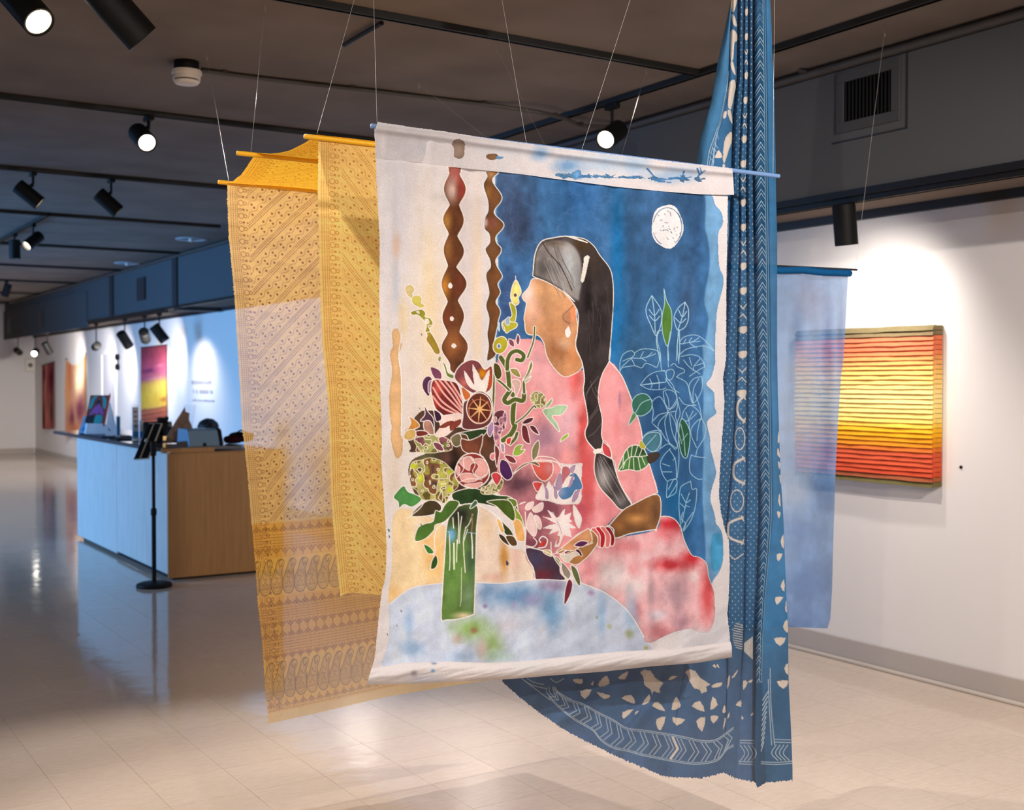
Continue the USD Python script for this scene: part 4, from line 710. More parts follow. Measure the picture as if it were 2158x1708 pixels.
def sari_patch(s0, s1, ns, nt, ya, yb):
    s = np.repeat(np.linspace(s0, s1, ns)[None], nt, 0); t = np.repeat(np.linspace(0, 1, nt)[:, None], ns, 1)
    b = ybot(s) if yb is None else yb
    y = ya + (b - ya) * t
    s, y, t = s.ravel(), y.ravel(), t.ravel()
    x = kx(s, y)
    if yb is None: y = y + (t > .999) * np.random.default_rng(3).normal(0, 1.4, len(y))
    f = s - np.floor(s)
    fade = np.clip((1700 - y) / 420, .25, 1)
    A = np.interp(s, [0, .5, 1, 1.5, 2, 2.5, 3, 3.5, 4, 4.5, 5, 5.5, 6, 6.5, 7], [.012, .016, .02, .026, .024, .026, .022, .022, .022, .024, .022, .026, .012, .012, .01])
    yo = -A * fade * np.clip(np.sin(np.pi * np.clip(f, 0, 1)), 0, 1) ** .55
    step = np.interp(s, [0, 1, 2, 3, 4, 5, 5.01, 6, 7], [.02, .0, .015, .005, .012, .014, -.006, .004, .012])
    n = meshkit.fbm(np.c_[x / 40, y / 160, s * 0], 3, 14) - .5
    low = np.clip((y - 1300) / 200, 0, 1) * np.clip((2.6 - s) / 1.5, 0, 1)
    fold = .03 * np.exp(-(((x - 1330 - (1540 - y) * .72) / 16) ** 2)) + .02 * np.exp(-(((x - 1180 - (1520 - y) * 1.9) / 30) ** 2))
    Yv = YS + yo + step + .014 * n - low * fold + low * .03 * (meshkit.fbm(np.c_[(x + y) / 70, (x - y) / 160, s * 0], 2, 4) - .5)
    return s, x, y, grid_y(x, y, Yv), quads(nt, ns)
CR, LBL = (206, 196, 186), (186, 204, 218)
def sari_dye(s, x, y):
    D = Dye(x, y, (48, 96, 144)); P, Ln = D.poly, D.line
    base = np.array([[66, 116, 158], [56, 100, 142], [50, 90, 128], [56, 96, 134], [50, 90, 128], [38, 80, 116], [58, 110, 154]], float)
    i = np.clip(np.floor(s).astype(int), 0, 6); f = s - i
    D.c[:] = base[i]
    low = np.clip((y - 1340) / 90, 0, 1)[:, None]
    D.c += low * np.where((s < 5)[:, None], 1, .75) * (np.where((s < 5)[:, None], [[68, 98, 136]], [[44, 84, 120]]) - D.c)
    D.c *= (1 + .28 * D.n1 + .15 * D.n2)[:, None]
    # dotted columns
    for k in (2, 3, 4):
        m = (i == k) & (y < 1330)
        w = np.interp(y, *KY[k + 1]) - np.interp(y, *KY[k]); col = np.round(f * np.maximum(w / 6.5, 1)); 
        dx = (f * np.maximum(w / 6.5, 1) - col) * 6.5; vy = (y + 7.5 * (col % 2)) % 15 - 7.5
        a = np.clip(1.7 - np.hypot(dx, vy), 0, 1) * m * .85
        D.c += a[:, None] * (np.array(LBL, float) - D.c)
    # chevrons
    w = np.interp(y, *KY[6]) - np.interp(y, *KY[5])
    m = (i == 5) & (y < 1440)
    ph = ((y - abs(f - .5) * np.maximum(w, 6) * 1.65 - 2) / 24.6) % 1
    a = (np.clip((1.5 - np.abs(ph - .12) * 24.6), 0, 1) + np.clip((1.3 - np.abs(ph - .46) * 24.6), 0, 1)) * m * np.clip((.80 - f) / .04, 0, 1) * np.clip(f / .06, 0, 1)
    a = np.clip(a, 0, 1) * np.clip(.55 + 1.2 * D.n2 + .6 * (y > 60), 0, 1)
    D.c += a[:, None] * (np.array(LBL, float) - D.c)
    for o in (0, 4.2): 
        xs = np.interp(y, *KY[6]) - 1 - o
        a = np.clip(1.3 - np.abs(x - xs), 0, 1) * (y < 1440) * .75; D.c += a[:, None] * (np.array((150, 182, 206), float) - D.c)
    # prints of the narrow column
    for k in range(7):
        for o, kind in ((26, 'p'), (78, 'p'), (110, 'v'), (131, 'a')):
            yy = k * 134 + o
            if yy > 830: continue
            x0, x1 = np.interp(yy, *KY[3]) + 1, np.interp(yy, *KY[4]) - 1
            if kind == 'p': P(np.array([(x0 + 2, yy - 6), (x1, yy - 8), (x1, yy + 2), ((x0 + x1) / 2 + 1, yy + 8), (x0 + 1, yy + 2)]), CR, out=0, k=2, var=.1, edge=0)
            else:
                q = 5 if kind == 'v' else -5
                D.line(np.array([(x0, yy - q), ((x0 + x1) / 2 + 1, yy + q), (x1, yy - q)]), 2.2, CR)
    for yy, kind in ((862, 'c'), (925, 'o'), (993, 'c'), (1056, 'o'), (1118, 'c'), (1172, 'v')):
        x0, x1 = max(np.interp(yy, *KY[3]) + 1, 1530), np.interp(yy, *KY[4]) - 2
        t = np.linspace(0, 2 * np.pi, 24)
        if kind == 'c': D.line(spline([(x1 - 2, yy - 27), (x0 + 8, yy - 16), (x0 + 4, yy), (x0 + 8, yy + 16), (x1 - 2, yy + 27)], 6), 5, CR); D.line(np.array([(x1 - 5, yy - 30), (x1, yy - 20)]), 3, CR); D.line(np.array([(x1 - 5, yy + 30), (x1, yy + 20)]), 3, CR)
        elif kind == 'o': D.line(np.c_[(x0 + x1) / 2 + 1 + (x1 - x0) * .42 * np.cos(t), yy + 23 * np.sin(t)], 2.2, CR)
        else: D.line(np.array([(x0, yy - 8), ((x0 + x1) / 2, yy + 8), (x1, yy - 4)]), 2.2, CR)
    for s_ in ('S: 375 -60, 420 -60, 420 0, 402 80, 378 95, 370 40', 'S: 378 105, 402 130, 420 200, 400 202, 380 160, 372 120', 'S: 370 245, 400 238, 425 280, 420 320, 400 340, 390 460, 370 470, 368 380', 'S: 372 480, 390 490, 410 580, 395 576, 370 520', 'S: 360 650, 400 625, 410 680, 400 730, 375 850, 352 840, 352 760', 'S: 350 860, 372 870, 386 966, 370 950, 348 890', 'S: 330 1080, 370 1030, 383 1050, 380 1110, 360 1160, 325 1270, 310 1250, 315 1160', 'S: 316 880, 340 870, 332 920, 312 925', 'S: 260 1200, 280 1175, 305 1230, 250 1236', 'S: 305 1330, 315 1275, 335 1330'):
        P(s_, CR, out=0, k=3, var=.12, edge=.05)
    for s_, w_ in (('S: 355 560, 345 660, 320 800, 290 940, 240 1080, 205 1180, 185 1310', 1.6), ('S: 350 700, 328 800, 300 930, 252 1080, 222 1180, 200 1310', 1.4), ('S: 290 960, 262 1060, 240 1200, 220 1310', 1.6), ('S: 262 1040, 275 1090', 1.2), ('S: 240 1110, 270 1160', 1.2), ('S: 225 1150, 262 1190', 1.2), ('S: 212 1190, 250 1230', 1.2), ('S: 205 1230, 240 1270', 1.2), ('S: 230 1150, 240 1220, 232 1310', 1.4)):
        Ln(s_, w_, (170, 196, 216))
    for q in range(17): D.line(np.array([(1533, 462 + q * 3.0), (1538.5, 462.4 + q * 3.0)]), 1.2, (190, 206, 220), a=.7)
    # spread end: border of arrows, birds, four-petalled flowers
    up = spline(tr('U: 395 470, 480 545, 590 580, 700 640, 800 690, 890 745, 1000 760, 1100 775, 1250 800, 1400 830, 1490 822, 1560 775, 1605 742'), 8)
    lo = spline(tr('U: 370 540, 440 610, 540 690, 660 760, 720 830, 800 880, 900 902, 1000 930, 1150 960, 1300 985, 1400 986, 1500 962, 1560 892, 1605 868'), 8)
    for p, o in ((up, 3.2), (lo, -3.2)):
        D.line(p, 1.6, (172, 188, 200)); D.line(p + [0, o], 1.3, (166, 182, 194))
    def along(p, u):
        t = np.r_[0, np.cumsum(np.linalg.norm(np.diff(p, axis=0), axis=1))]; return np.array([np.interp(u * t[-1], t, p[:, 0]), np.interp(u * t[-1], t, p[:, 1])])
    for k in range(48):
        u = k / 48 + .004; a, b_ = along(up, u), along(lo, u); c_ = (along(up, min(u + .03, 1)) + along(lo, min(u + .03, 1))) / 2
        if k % 3 == 2 and k != 32: continue
        D.line(np.array([a + (b_ - a) * .1, c_, b_ + (a - b_) * .1]), 1.7 if k != 32 else 5, (176, 190, 200) if k != 32 else (214, 202, 188), a=.9)
    for s_ in ('U: 185 412, 250 455, 330 478, 360 480', 'U: 225 415, 270 440, 335 455', 'U: 355 480, 358 510, 400 560', 'U: 372 470, 378 510, 430 560', 'U: 410 470, 440 510, 520 555', 'U: 380 415, 420 440, 470 415', 'U: 200 425, 380 560'):
        Ln(s_, 1.5, (172, 188, 200))
    for s_ in ('1060 600, 1100 570, 1150 635', '1190 625, 1220 535, 1252 590, 1240 612', '1090 690, 1152 670, 1120 760, 1094 740', '1195 675, 1282 690, 1225 730', '1325 600, 1380 565, 1412 637', '1450 625, 1466 535, 1500 590', '1355 700, 1416 672, 1395 772', '1450 668, 1508 668, 1470 716', '855 545, 922 525, 946 585', '990 592, 1042 520, 1042 570', '865 640, 937 620, 870 685', '950 640, 976 630, 946 660',
               '580 500, 656 490, 610 552', '690 505, 782 530, 740 552', '705 440, 755 395, 776 450, 710 470', '530 420, 595 420, 590 450, 550 445', '830 410, 900 365, 880 420', '652 452, 670 430, 665 462', '1170 420, 1190 400, 1232 400, 1182 426', '1455 470, 1480 450, 1530 440, 1520 466, 1480 476', '1565 420, 1582 390, 1577 450, 1560 492', '1590 412, 1640 350, 1612 402', '1530 640, 1545 590, 1553 640', '1562 680, 1577 640, 1577 672', '1535 760, 1546 680, 1557 690',
               '1620 590, 1655 560, 1655 605', '1670 430, 1700 440, 1672 490', '1700 436, 1735 420, 1720 444', '1660 690, 1660 665, 1672 680', '1720 660, 1738 640, 1736 660', '1465 330, 1480 320, 1490 345', '1490 330, 1500 318, 1512 345'):
        P('U: ' + s_, CR, out=0, k=2, var=.15, edge=.04)
    for s_ in ('980 372, 1010 355, 1050 360, 1082 410, 1137 445, 1112 480, 1112 512, 1070 500, 1060 522, 1050 490, 1010 460, 1000 400', '1280 372, 1310 352, 1350 365, 1382 410, 1452 455, 1422 470, 1430 500, 1390 516, 1380 490, 1340 480, 1310 430, 1300 395'):
        P('U: ' + s_, CR, out=0, k=0, var=.15, edge=.04)
    for (c0, r0, n, sl) in (((1635, 130), (32, 88), 11, .25), ((1705, 205), (30, 105), 9, None)):
        for k in range(n):
            if sl is not None:
                yy = c0[1] - r0[1] + (k + .5) * 2 * r0[1] / n; hw = r0[0] * math.sqrt(max(0, 1 - ((yy - c0[1]) / r0[1]) ** 2)); q = np.array([(c0[0] - hw, yy - 4), (c0[0] + r0[0], yy + 8)])
            else:
                xx = c0[0] - r0[0] + (k + .5) * 2 * r0[0] / n; hh = r0[1] * (.35 + .65 * k / n); q = np.array([(xx, c0[1] - hh * .7), (xx, c0[1] + hh * .8)])
            D.line(np.array([(1040 + a / 3.1735, 1300 + b_ / 3.1735) for a, b_ in q]), 1.7, CR)
    for s_ in ('U: 1650 828, 1742 830', 'U: 1650 845, 1742 848', 'U: 1640 985, 1742 990', 'U: 1640 970, 1742 974', 'U: 1880 822, 1990 826', 'U: 1880 840, 1990 844', 'U: 1790 985, 1900 990, 1998 982', 'U: 1790 972, 1900 976, 1998 968', 'U: 1850 345, 1856 600, 1880 860', 'U: 1838 420, 1844 600, 1860 860'):
        Ln(s_, 1.6, (172, 188, 200))
    for k in range(4):
        o = k * 26; Ln('U: %d 860, %d 915, %d 965' % (1650 + o, 1680 + o, 1650 + o), 1.6, (170, 186, 198)); Ln('U: %d 860, %d 915, %d 962' % (1890 + o, 1860 + o, 1900 + o), 1.8, (170, 186, 198))
    for k in range(11): Ln('U: %d %d, %d %d' % (1838 - k * 3, 500 + k * 34, 1800 - k, 560 + k * 34), 1.8, (186, 198, 206))
    for s_ in ('U: 1880 150, 1952 145, 1920 197', 'U: 1935 70, 1966 20, 1970 105', 'U: 1895 435, 1972 430, 1940 486', 'U: 1945 350, 1970 310, 1970 390', 'B: 1895 370, 1947 365, 1910 432', 'B: 1930 260, 1955 195, 1957 320', 'B: 1930 650, 1960 588, 1964 694', 'B: 1885 745, 1952 745, 1905 806, 1885 790', 'B: 1950 1000, 1985 940, 1987 1055', 'B: 1870 1105, 1977 1100, 1925 1172', 'B: 1970 850, 1980 770, 1986 880', 'A: 1866 950, 1874 850, 1886 930', 'A: 1862 1050, 1870 990, 1892 1080', 'A: 1868 1110, 1890 1130, 1880 1180', 'A: 1870 1450, 1884 1380, 1892 1500', 'A: 1860 1540, 1892 1550, 1876 1600', 'A: 1880 1230, 1896 1240, 1892 1310'):
        P(s_, CR, out=0, k=2, var=.12, edge=.04)
    return D
V_, C_, Q_, o = [], [], [], 0
for args in ((0, 2, 76, 430, -241, 365), (0, 2, 60, 60, 365, 1330), (0, 2, 300, 220, 1330, None), (2, 3, 44, 1000, -241, 1330), (2, 3, 110, 230, 1330, None), (3, 5.0, 86, 1320, -241, None), (5.002, 7, 84, 1320, -241, None)):
    s, x, y, v, q = sari_patch(*args)
    V_.append(v); Q_.append(q + o); o += len(v); C_.append(sari_dye(s, x, y).albedo())
M_sari = cloth('indigo_cotton', .2, .06)
part(sr, 'cloth', (np.vstack(V_), np.vstack(Q_)), M_sari, True, cd=np.vstack(C_))
pt = on_z(1588, -238, ZC)
pt = np.array([on_y(1588, -200, YS)[0], YS, ZC])
part(sr, 'ceiling_hook', tube([pt + [0, 0, 0], pt - [0, 0, .03], pt - [0, 0, .05], pt + [.02, 0, -.06], pt + [.025, 0, -.04]], .004, 8), M_hook, True)
# ---------------------------------------------------------------- the golden sari laid over three rods
YA, YB_, YC = 3.20, 3.536, 4.10
ye = thing('yellow_sari', 'sheer golden yellow sari with brown paisley prints draped over three yellow rods', 'sari', on_y(668, 290, YA))
BR = np.array((142, 84, 44), float)
def field(D, u, v, slope, per, a=.75, br=BR, mask=1.0):
    """diagonal rows of dotted lines with wavy vines and berries between them"""
    k = math.hypot(1, slope); p = ((v - slope * u) / per) % 1 * per / k; al = (u + slope * v) / k; W_ = per / k
    m = np.zeros(len(u))
    for c0, w in ((2, 1.0), (W_ * .09 + 2, .9), (W_ * .16 + 2, .9)): m = np.maximum(m, np.clip(w + .4 - np.abs(p - c0), 0, 1) * ((al % 4.6) < 3.0))
    for c0, ph in ((W_ * .42, 0), (W_ * .75, 13)):
        q = (al + ph + 7 * np.floor((v - slope * u) / per)) / 27; wv_ = c0 + 3.0 * np.sin(2 * np.pi * q)
        m = np.maximum(m, np.clip(1.0 - np.abs(p - wv_), 0, 1) * .85)
        for c1, s_ in ((.25, 1), (.75, -1)):
            d = np.hypot(((q - c1 + .5) % 1 - .5) * 27, p - c0 + 4.0 * s_); m = np.maximum(m, np.clip(2.9 - d, 0, 1))
    m = m * mask * a
    D.c += m[:, None] * (br - D.c)
def side_border(D, u, v, br=BR, a=.7):
    m = np.zeros(len(u))
    for c0 in (7, 12, 17, 21): m = np.maximum(m, np.clip(1.2 - np.abs(u - c0), 0, 1) * ((v % 4.2) < 2.9))
    for per, c0, r0 in ((27, 29, 5.5), (27, 38, 3.2)):
        d = np.hypot((v % per) - per / 2, u - c0); m = np.maximum(m, np.clip(1.2 - np.abs(d - r0), 0, 1)); 
    d = np.hypot(((v + 13.5) % 27) - 13.5, u - 34); m = np.maximum(m, np.clip(3.0 - d, 0, 1)); d = np.hypot(((v + 13.5) % 27) - 13.5, u - 27); m = np.maximum(m, np.clip(1 - np.abs(d - 2.6), 0, 1))
    d = np.hypot(((v + 13.5) % 27) - 13.5, u - 42); m = np.maximum(m, np.clip(2.2 - d, 0, 1))
    D.c += (m * a)[:, None] * (br - D.c)
def flower_row(D, u, v, v0, h, up=1, br=BR, a=.6, per=22):
    q = (u % per) - per / 2; w = (v - v0) * up; m = np.zeros(len(u))
    for du, dv, r_ in ((0, h * .28, 3.4), (-4.5, h * .45, 2.8), (4.5, h * .45, 2.8), (0, h * .62, 3.0), (0, h * .85, 1.6), (-8, h * .3, 2), (8, h * .3, 2)):
        m = np.maximum(m, np.clip(r_ + .4 - np.hypot(q - du, w - dv), 0, 1))
    m = np.maximum(m, np.clip(1.2 - np.abs(np.hypot(((u + per / 2) % per) - per / 2, w) - 6), 0, 1) * (w > 0) * (w < h))
    D.c += (m * a)[:, None] * (br - D.c)
def lines_row(D, v, u, v0, v1, n, br=BR, a=.7):
    for c0 in np.linspace(v0, v1, n):
        m = np.clip(1.3 - np.abs(v - c0), 0, 1) * ((u % 4.4) < 3.3) * a; D.c += m[:, None] * (br - D.c)
def paisley(D, cx, top, h, w, br=(116, 82, 28)):
    D.poly(np.array([(cx + a * w, top + b * h) for a, b in [(.5, .02), (.6, .16), (.46, .32), (.52, .72), (.3, .95), (0, 1.0), (-.3, .95), (-.48, .75), (-.4, .55), (-.18, .4), (0, .22), (.14, .08), (.3, .0)]]), (218, 172, 92), out=0, var=.15, edge=.1)
    k = lambda pts: spline(np.array([(cx + a * w, top + b * h) for a, b in pts]), 6)
    D.line(k([(.55, .12), (.42, .2), (.28, .12), (.36, .02), (.6, .0), (.72, .08), (.62, .2), (.48, .32), (.5, .5), (.52, .72), (.3, .95), (0, 1.0), (-.3, .95), (-.5, .75), (-.42, .55), (-.2, .4), (-.02, .22), (.12, .08), (.3, .0), (.5, -.02)]), 1.9, br, a=.7)
    D.line(k([(.3, .3), (.36, .5), (.38, .7), (.2, .88), (0, .92), (-.22, .88), (-.36, .72), (-.28, .58), (-.08, .45), (.1, .3)]), 1.2, br, a=.4)
    for a, b, r_ in ((0, .8, .09), (-.15, .7, .07), (.15, .7, .07), (0, .62, .08), (.12, .54, .06), (-.05, .52, .05), (.2, .42, .05), (.1, .36, .04), (.3, .22, .03), (-.2, .8, .05), (.22, .8, .05)):
        t = np.linspace(0, 2 * np.pi, 10); D.line(np.c_[cx + (a + r_ * np.cos(t)) * w, top + b * h + r_ * w * np.sin(t)], 1.4, br, a=.5)
def panel_mesh(Tp, Bp, Lp, Rp, splits, nt, Y, wob, dye, seed):
    V, Q, C, o = [], [], [], 0
    full = coons(Tp, Bp, Lp, Rp, 400, nt)
    for s0, s1, ns in splits:
        ss = np.linspace(s0, s1, ns) * 399; i = np.clip(np.floor(ss).astype(int), 0, 398); f = (ss - i)[None, :, None]
        g = full[:, i] * (1 - f) + full[:, i + 1] * f
        s = np.repeat((ss / 399)[None], nt, 0).ravel(); t = np.repeat(np.linspace(0, 1, nt)[:, None], ns, 1).ravel()
        g = g.reshape(-1, 2).copy()
        if s0 == 0:
            g.reshape(nt, ns, 2)[:, 0, 0] += np.random.default_rng(seed).normal(0, .7, nt)
        n = meshkit.fbm(np.c_[s * 4, t * 34, s * 0], 3, seed) - .5; n2 = meshkit.fbm(np.c_[s * 9, t * 5, s * 0], 3, seed + 3) - .5
        V.append(grid_y(g[:, 0], g[:, 1], Y + wob * n + wob * 2 * n2)); Q.append(quads(nt, ns) + o); o += len(g); C.append(dye(s, t, g))
    return np.vstack(V), np.vstack(Q), np.vstack(C)
def dye_front(s, t, g):
    u, v = s * 640, t * 965
    D = Dye(u, v, (240, 202, 122)); D.c *= (1 + .10 * D.n1 + .06 * D.n2)[:, None]
    D.c[u < 5] = (242, 206, 130)
    field(D, u, v, 1.28, 90, .55, np.array((160, 92, 34.)), np.clip((u - 46) / 3, 0, 1)); side_border(D, u, v, np.array((168, 96, 30.)), .6)
    D.c *= (1 - .1 * (meshkit.fbm(np.c_[u / 150, v / 9, u * 0], 2, 5) - .4))[:, None]
    return D.albedo()
A_ = tr('P: 668 284, 720 291, 800 302, 1337 367'); FB_ = tr('P: 717.6 1259, 727 1252, 742.7 1250, 802 1254, 1337 1195')
FL_ = tr('P: 668 284, 671 300, 670 411, 672.8 558, 678.8 717.5, 686.8 797, 693 880, 697 1039, 703 1119, 711 1198, 717.6 1259'); FR_ = tr('P: 1337 367, 1334 800, 1337 1195')
M_yel = cloth('golden_cotton', .42); M_yel2 = cloth('golden_sheer', .42, .35)
v, q, c = panel_mesh(A_, FB_, FL_, FR_, ((0, .26, 150), (.26, 1, 40)), 800, YA, .008, dye_front, 41)
part(ye, 'front_panel', (v, q), M_yel, True, cd=c)
def dye_back(s, t, g):
    u, v = s * 620, t * 1134
    D = Dye(u, v, (226, 190, 120)); D.c *= (1 + .08 * D.n1 + .06 * D.n2)[:, None]
    pal = np.clip((v - 714) / 4, 0, 1)[:, None]
    D.c += pal * (np.array((236, 184, 82.)) * (1 + .08 * D.n1)[:, None] - D.c)
    for a, b in ((714, 793), (868, 1004), ):
        k = (np.clip((v - a) / 5, 0, 1) * np.clip((b - v) / 5, 0, 1))[:, None]; D.c += k * .5 * (np.array((214, 156, 66.)) - D.c)
    field(D, u, -v, 1.0, 70, .8, np.array((128, 72, 44.)), np.clip((u - 42) / 3, 0, 1) * (v < 712)); side_border(D, u, v, np.array((134, 78, 44.)), .8)
    B2 = np.array((146, 92, 28.))
    for v0, h_, up in ((739, 22, -1), (766, 24, 1), (896, 22, -1), (922, 22, 1), (962, 22, -1), (990, 20, 1), (1108, 20, -1)): flower_row(D, u, v, v0, h_, up, B2)
    for a, b, n in ((742, 766, 5), (898, 920, 5), (964, 988, 5), (1110, 1112, 1)): lines_row(D, v, u, a, b, n, B2)
    if len(u) > 100000:
        for k in range(12):
            paisley(D, -8 + k * 29.5, 796, 72, 30); paisley(D, 6 + k * 30, 1011, 76, 31)
    end = np.clip((v - 1113) / 2, 0, 1)[:, None]
    D.c += end * .8 * (np.array((230, 200, 136.)) - D.c)
    return D.albedo()
CT = tr('P: 480 384, 560 394, 668 406, 1087 441'); CB = tr('P: 565.6 1526, 662 1505, 815 1469, 958 1445, 1045 1432')
CL = tr('P: 480 384, 479 400, 478.6 407, 481.8 498, 489.8 578, 495.7 650, 499.7 717, 505.7 817, 509.7 900, 516 948, 522 1007, 530 1099, 538 1190, 543.7 1278, 551.6 1338, 554 1377, 560 1469, 563.6 1501, 565.6 1526'); CR_ = tr('P: 1087 441, 1070 900, 1045 1432')
v, q, c = panel_mesh(CT, CB, CL, CR_, ((0, .56, 270), (.56, 1, 110)), 860, YC, .012, dye_back, 47)
part(ye, 'back_panel', (v, q), M_yel2, True, cd=c, label='very sheer back panel ending in two rows of paisleys')
# canopy between the rods
def canopy(ns, nt, s0, s1):
    s = np.repeat(np.linspace(s0, s1, ns)[None], nt, 0).ravel(); t = np.repeat(np.linspace(0, 1, nt)[:, None], ns, 1).ravel()
    Y = YA + (YC - YA) * t
    zA, zB, zC_ = on_y(668, 284, YA)[2], on_y(538, 323, YB_)[2], on_y(480, 384, YC)[2]
    tb = (YB_ - YA) / (YC - YA)
    z = np.interp(t, [0, tb, 1], [zA, zB, zC_]) - .022 * np.sin(np.pi * np.clip(t / tb, 0, 1)) - .022 * np.sin(np.pi * np.clip((t - tb) / (1 - tb), 0, 1))
    xl = np.interp(t, [0, tb, 1], [on_y(668, 284, YA)[0], on_y(538, 323, YB_)[0], on_y(480, 384, YC)[0]])
    x = xl + s * 1.25
    z = z + .01 * (meshkit.fbm(np.c_[s * 6, t * 8, s * 0], 3, 9) - .5)
    u, v = s * 640, t * 430
    D = Dye(u, v, (240, 182, 60)); D.c *= (1 + .1 * D.n1)[:, None]
    field(D, u, -v, 1.1, 84, .5, np.array((150, 82, 24.)), np.clip((u - 44) / 3, 0, 1)); side_border(D, u, v, np.array((150, 80, 24.)), .6)
    return np.c_[x, Y, z], quads(nt, ns), D.albedo()
a, b_ = canopy(150, 160, 0, .34), canopy(30, 40, .34, 1)
part(ye, 'canopy', (np.vstack([a[0], b_[0]]), np.vstack([a[1], b_[1] + len(a[0])])), M_yel, True, cd=np.vstack([a[2], b_[2]]))
M_rody = simple('painted_rod_yellow', (238, 176, 22), .45)
for (x0, y0_, Y, dz) in ((641, 284.5, YA, -.004), (499, 318.5, YB_, -.006), (460, 381.5, YC, -.004)):
    p = on_y(x0, y0_, Y); part(ye, 'rod', rod(p + [0, 0, dz], p + [1.42, 0, dz], .0075), M_rody, True)
lines(ye, YA, [(668, 282, 838, -330), (1300, 362, 1362, 148)])
lines(ye, YB_, [(529, 321, 558, 14), (1200, 410, 1045, 100)])
lines(ye, YC, [(482, 381, 435, 116), (1230, 453, 882, 177)])

# ---------------------------------------------------------------- blue dyed hanging further back on the right
YD = 3.23
bl = thing('blue_hanging', 'translucent blue tie-dyed cloth hanging in front of the right wall', 'hanging', on_y(1790, 569, YD))
T_ = tr('P: 1470 547, 1560 556, 1640 562, 1690 561, 1735 566, 1792 568'); B_ = tr('P: 1478 1316, 1600 1321, 1660 1322, 1744 1325')
R_ = tr('P: 1792 568, 1787 583, 1784 641, 1778 757, 1773 791, 1766 892, 1761 992, 1756 1144, 1753.5 1244, 1750 1305, 1744 1325'); L_ = tr('P: 1470 547, 1472 900, 1478 1316')
ns, nt = 220, 480
g = coons(T_, B_, L_, R_, ns, nt).reshape(-1, 2)
D = Dye(g[:, 0], g[:, 1], (132, 172, 224))
D.wash([(1700, 640, 60, 60, (128, 146, 190), .8), (1680, 700, 18, 70, (60, 110, 170), .8), (1655, 640, 25, 60, (120, 160, 210), .8), (1745, 720, 14, 120, (74, 116, 178), .8), (1772, 700, 10, 140, (84, 124, 180), .6), (1690, 780, 40, 90, (166, 186, 214), .8), (1680, 900, 50, 120, (170, 192, 222), .8), (1745, 900, 16, 160, (84, 130, 188), .8), (1670, 1040, 60, 60, (170, 194, 224), .8), (1740, 1040, 36, 60, (62, 112, 170), .9), (1700, 1120, 90, 60, (84, 128, 186), .8), (1700, 1230, 110, 110, (66, 116, 178), 1), (1680, 1320, 110, 60, (64, 114, 178), 1), (1660, 1180, 30, 60, (110, 150, 200), .6)])
yt = np.interp(g[:, 0], T_[:, 0], T_[:, 1])
D.c[g[:, 1] < yt + 17] = (26, 92, 148)
D.c *= (1 + .2 * D.n1 + .14 * D.n2)[:, None]
Yv = YD + .03 * (meshkit.fbm(np.c_[g[:, 0] / 26 - g[:, 1] / 300, g[:, 1] / 220, g[:, 0] * 0], 3, 77) - .5)
part(bl, 'cloth', (grid_y(g[:, 0], g[:, 1], Yv), quads(nt, ns)), cloth('blue_voile', .5, .26), True, cd=D.albedo())
hy = np.array([(x_, np.interp(x_, T_[:, 0], T_[:, 1]) + 8.5) for x_ in np.linspace(1470, 1791, 30)])
part(bl, 'top_sleeve', tube([on_y(a, b, YD) for a, b in hy], .013, 10), simple('indigo_band', (26, 88, 142), .8), True)
part(bl, 'rod', rod(on_y(1460, 552, YD), on_y(1806, 569, YD), .004), M_trim, True)
lines(bl, YD, [(1803, 567, 1864, 66)])
# ---------------------------------------------------------------- textile relief on the right wall
XA = XW - .068
e0, e1 = on_x(1678, 692, XA), on_x(1969, 686, XA)
ya, yb = e1[1], e0[1]
zt, zb = on_x(1969, 685, XA)[2], on_x(1969, 1028, XA)[2]
ar = thing('textile_relief', 'square wall relief of gathered fabric strips fading from olive to red to yellow', 'artwork', (XA, (ya + yb) / 2, (zt + zb) / 2))
part(ar, 'panel', box(XA + .012, XW, ya + .004, yb - .004, zb, zt, .006), simple('relief_panel', (112, 96, 66), .8))
stops = [(0, (128, 116, 84)), (.045, (122, 108, 80)), (.06, (212, 118, 84)), (.15, (220, 116, 82)), (.2, (222, 150, 92)), (.3, (240, 196, 112)), (.45, (246, 222, 150)), (.58, (246, 216, 126)), (.66, (238, 178, 40)), (.74, (222, 144, 44)), (.8, (206, 92, 62)), (.88, (214, 92, 62)), (.95, (196, 76, 52)), (.96, (124, 112, 78)), (1, (104, 98, 62))]
N = 33
r = np.random.default_rng(12)
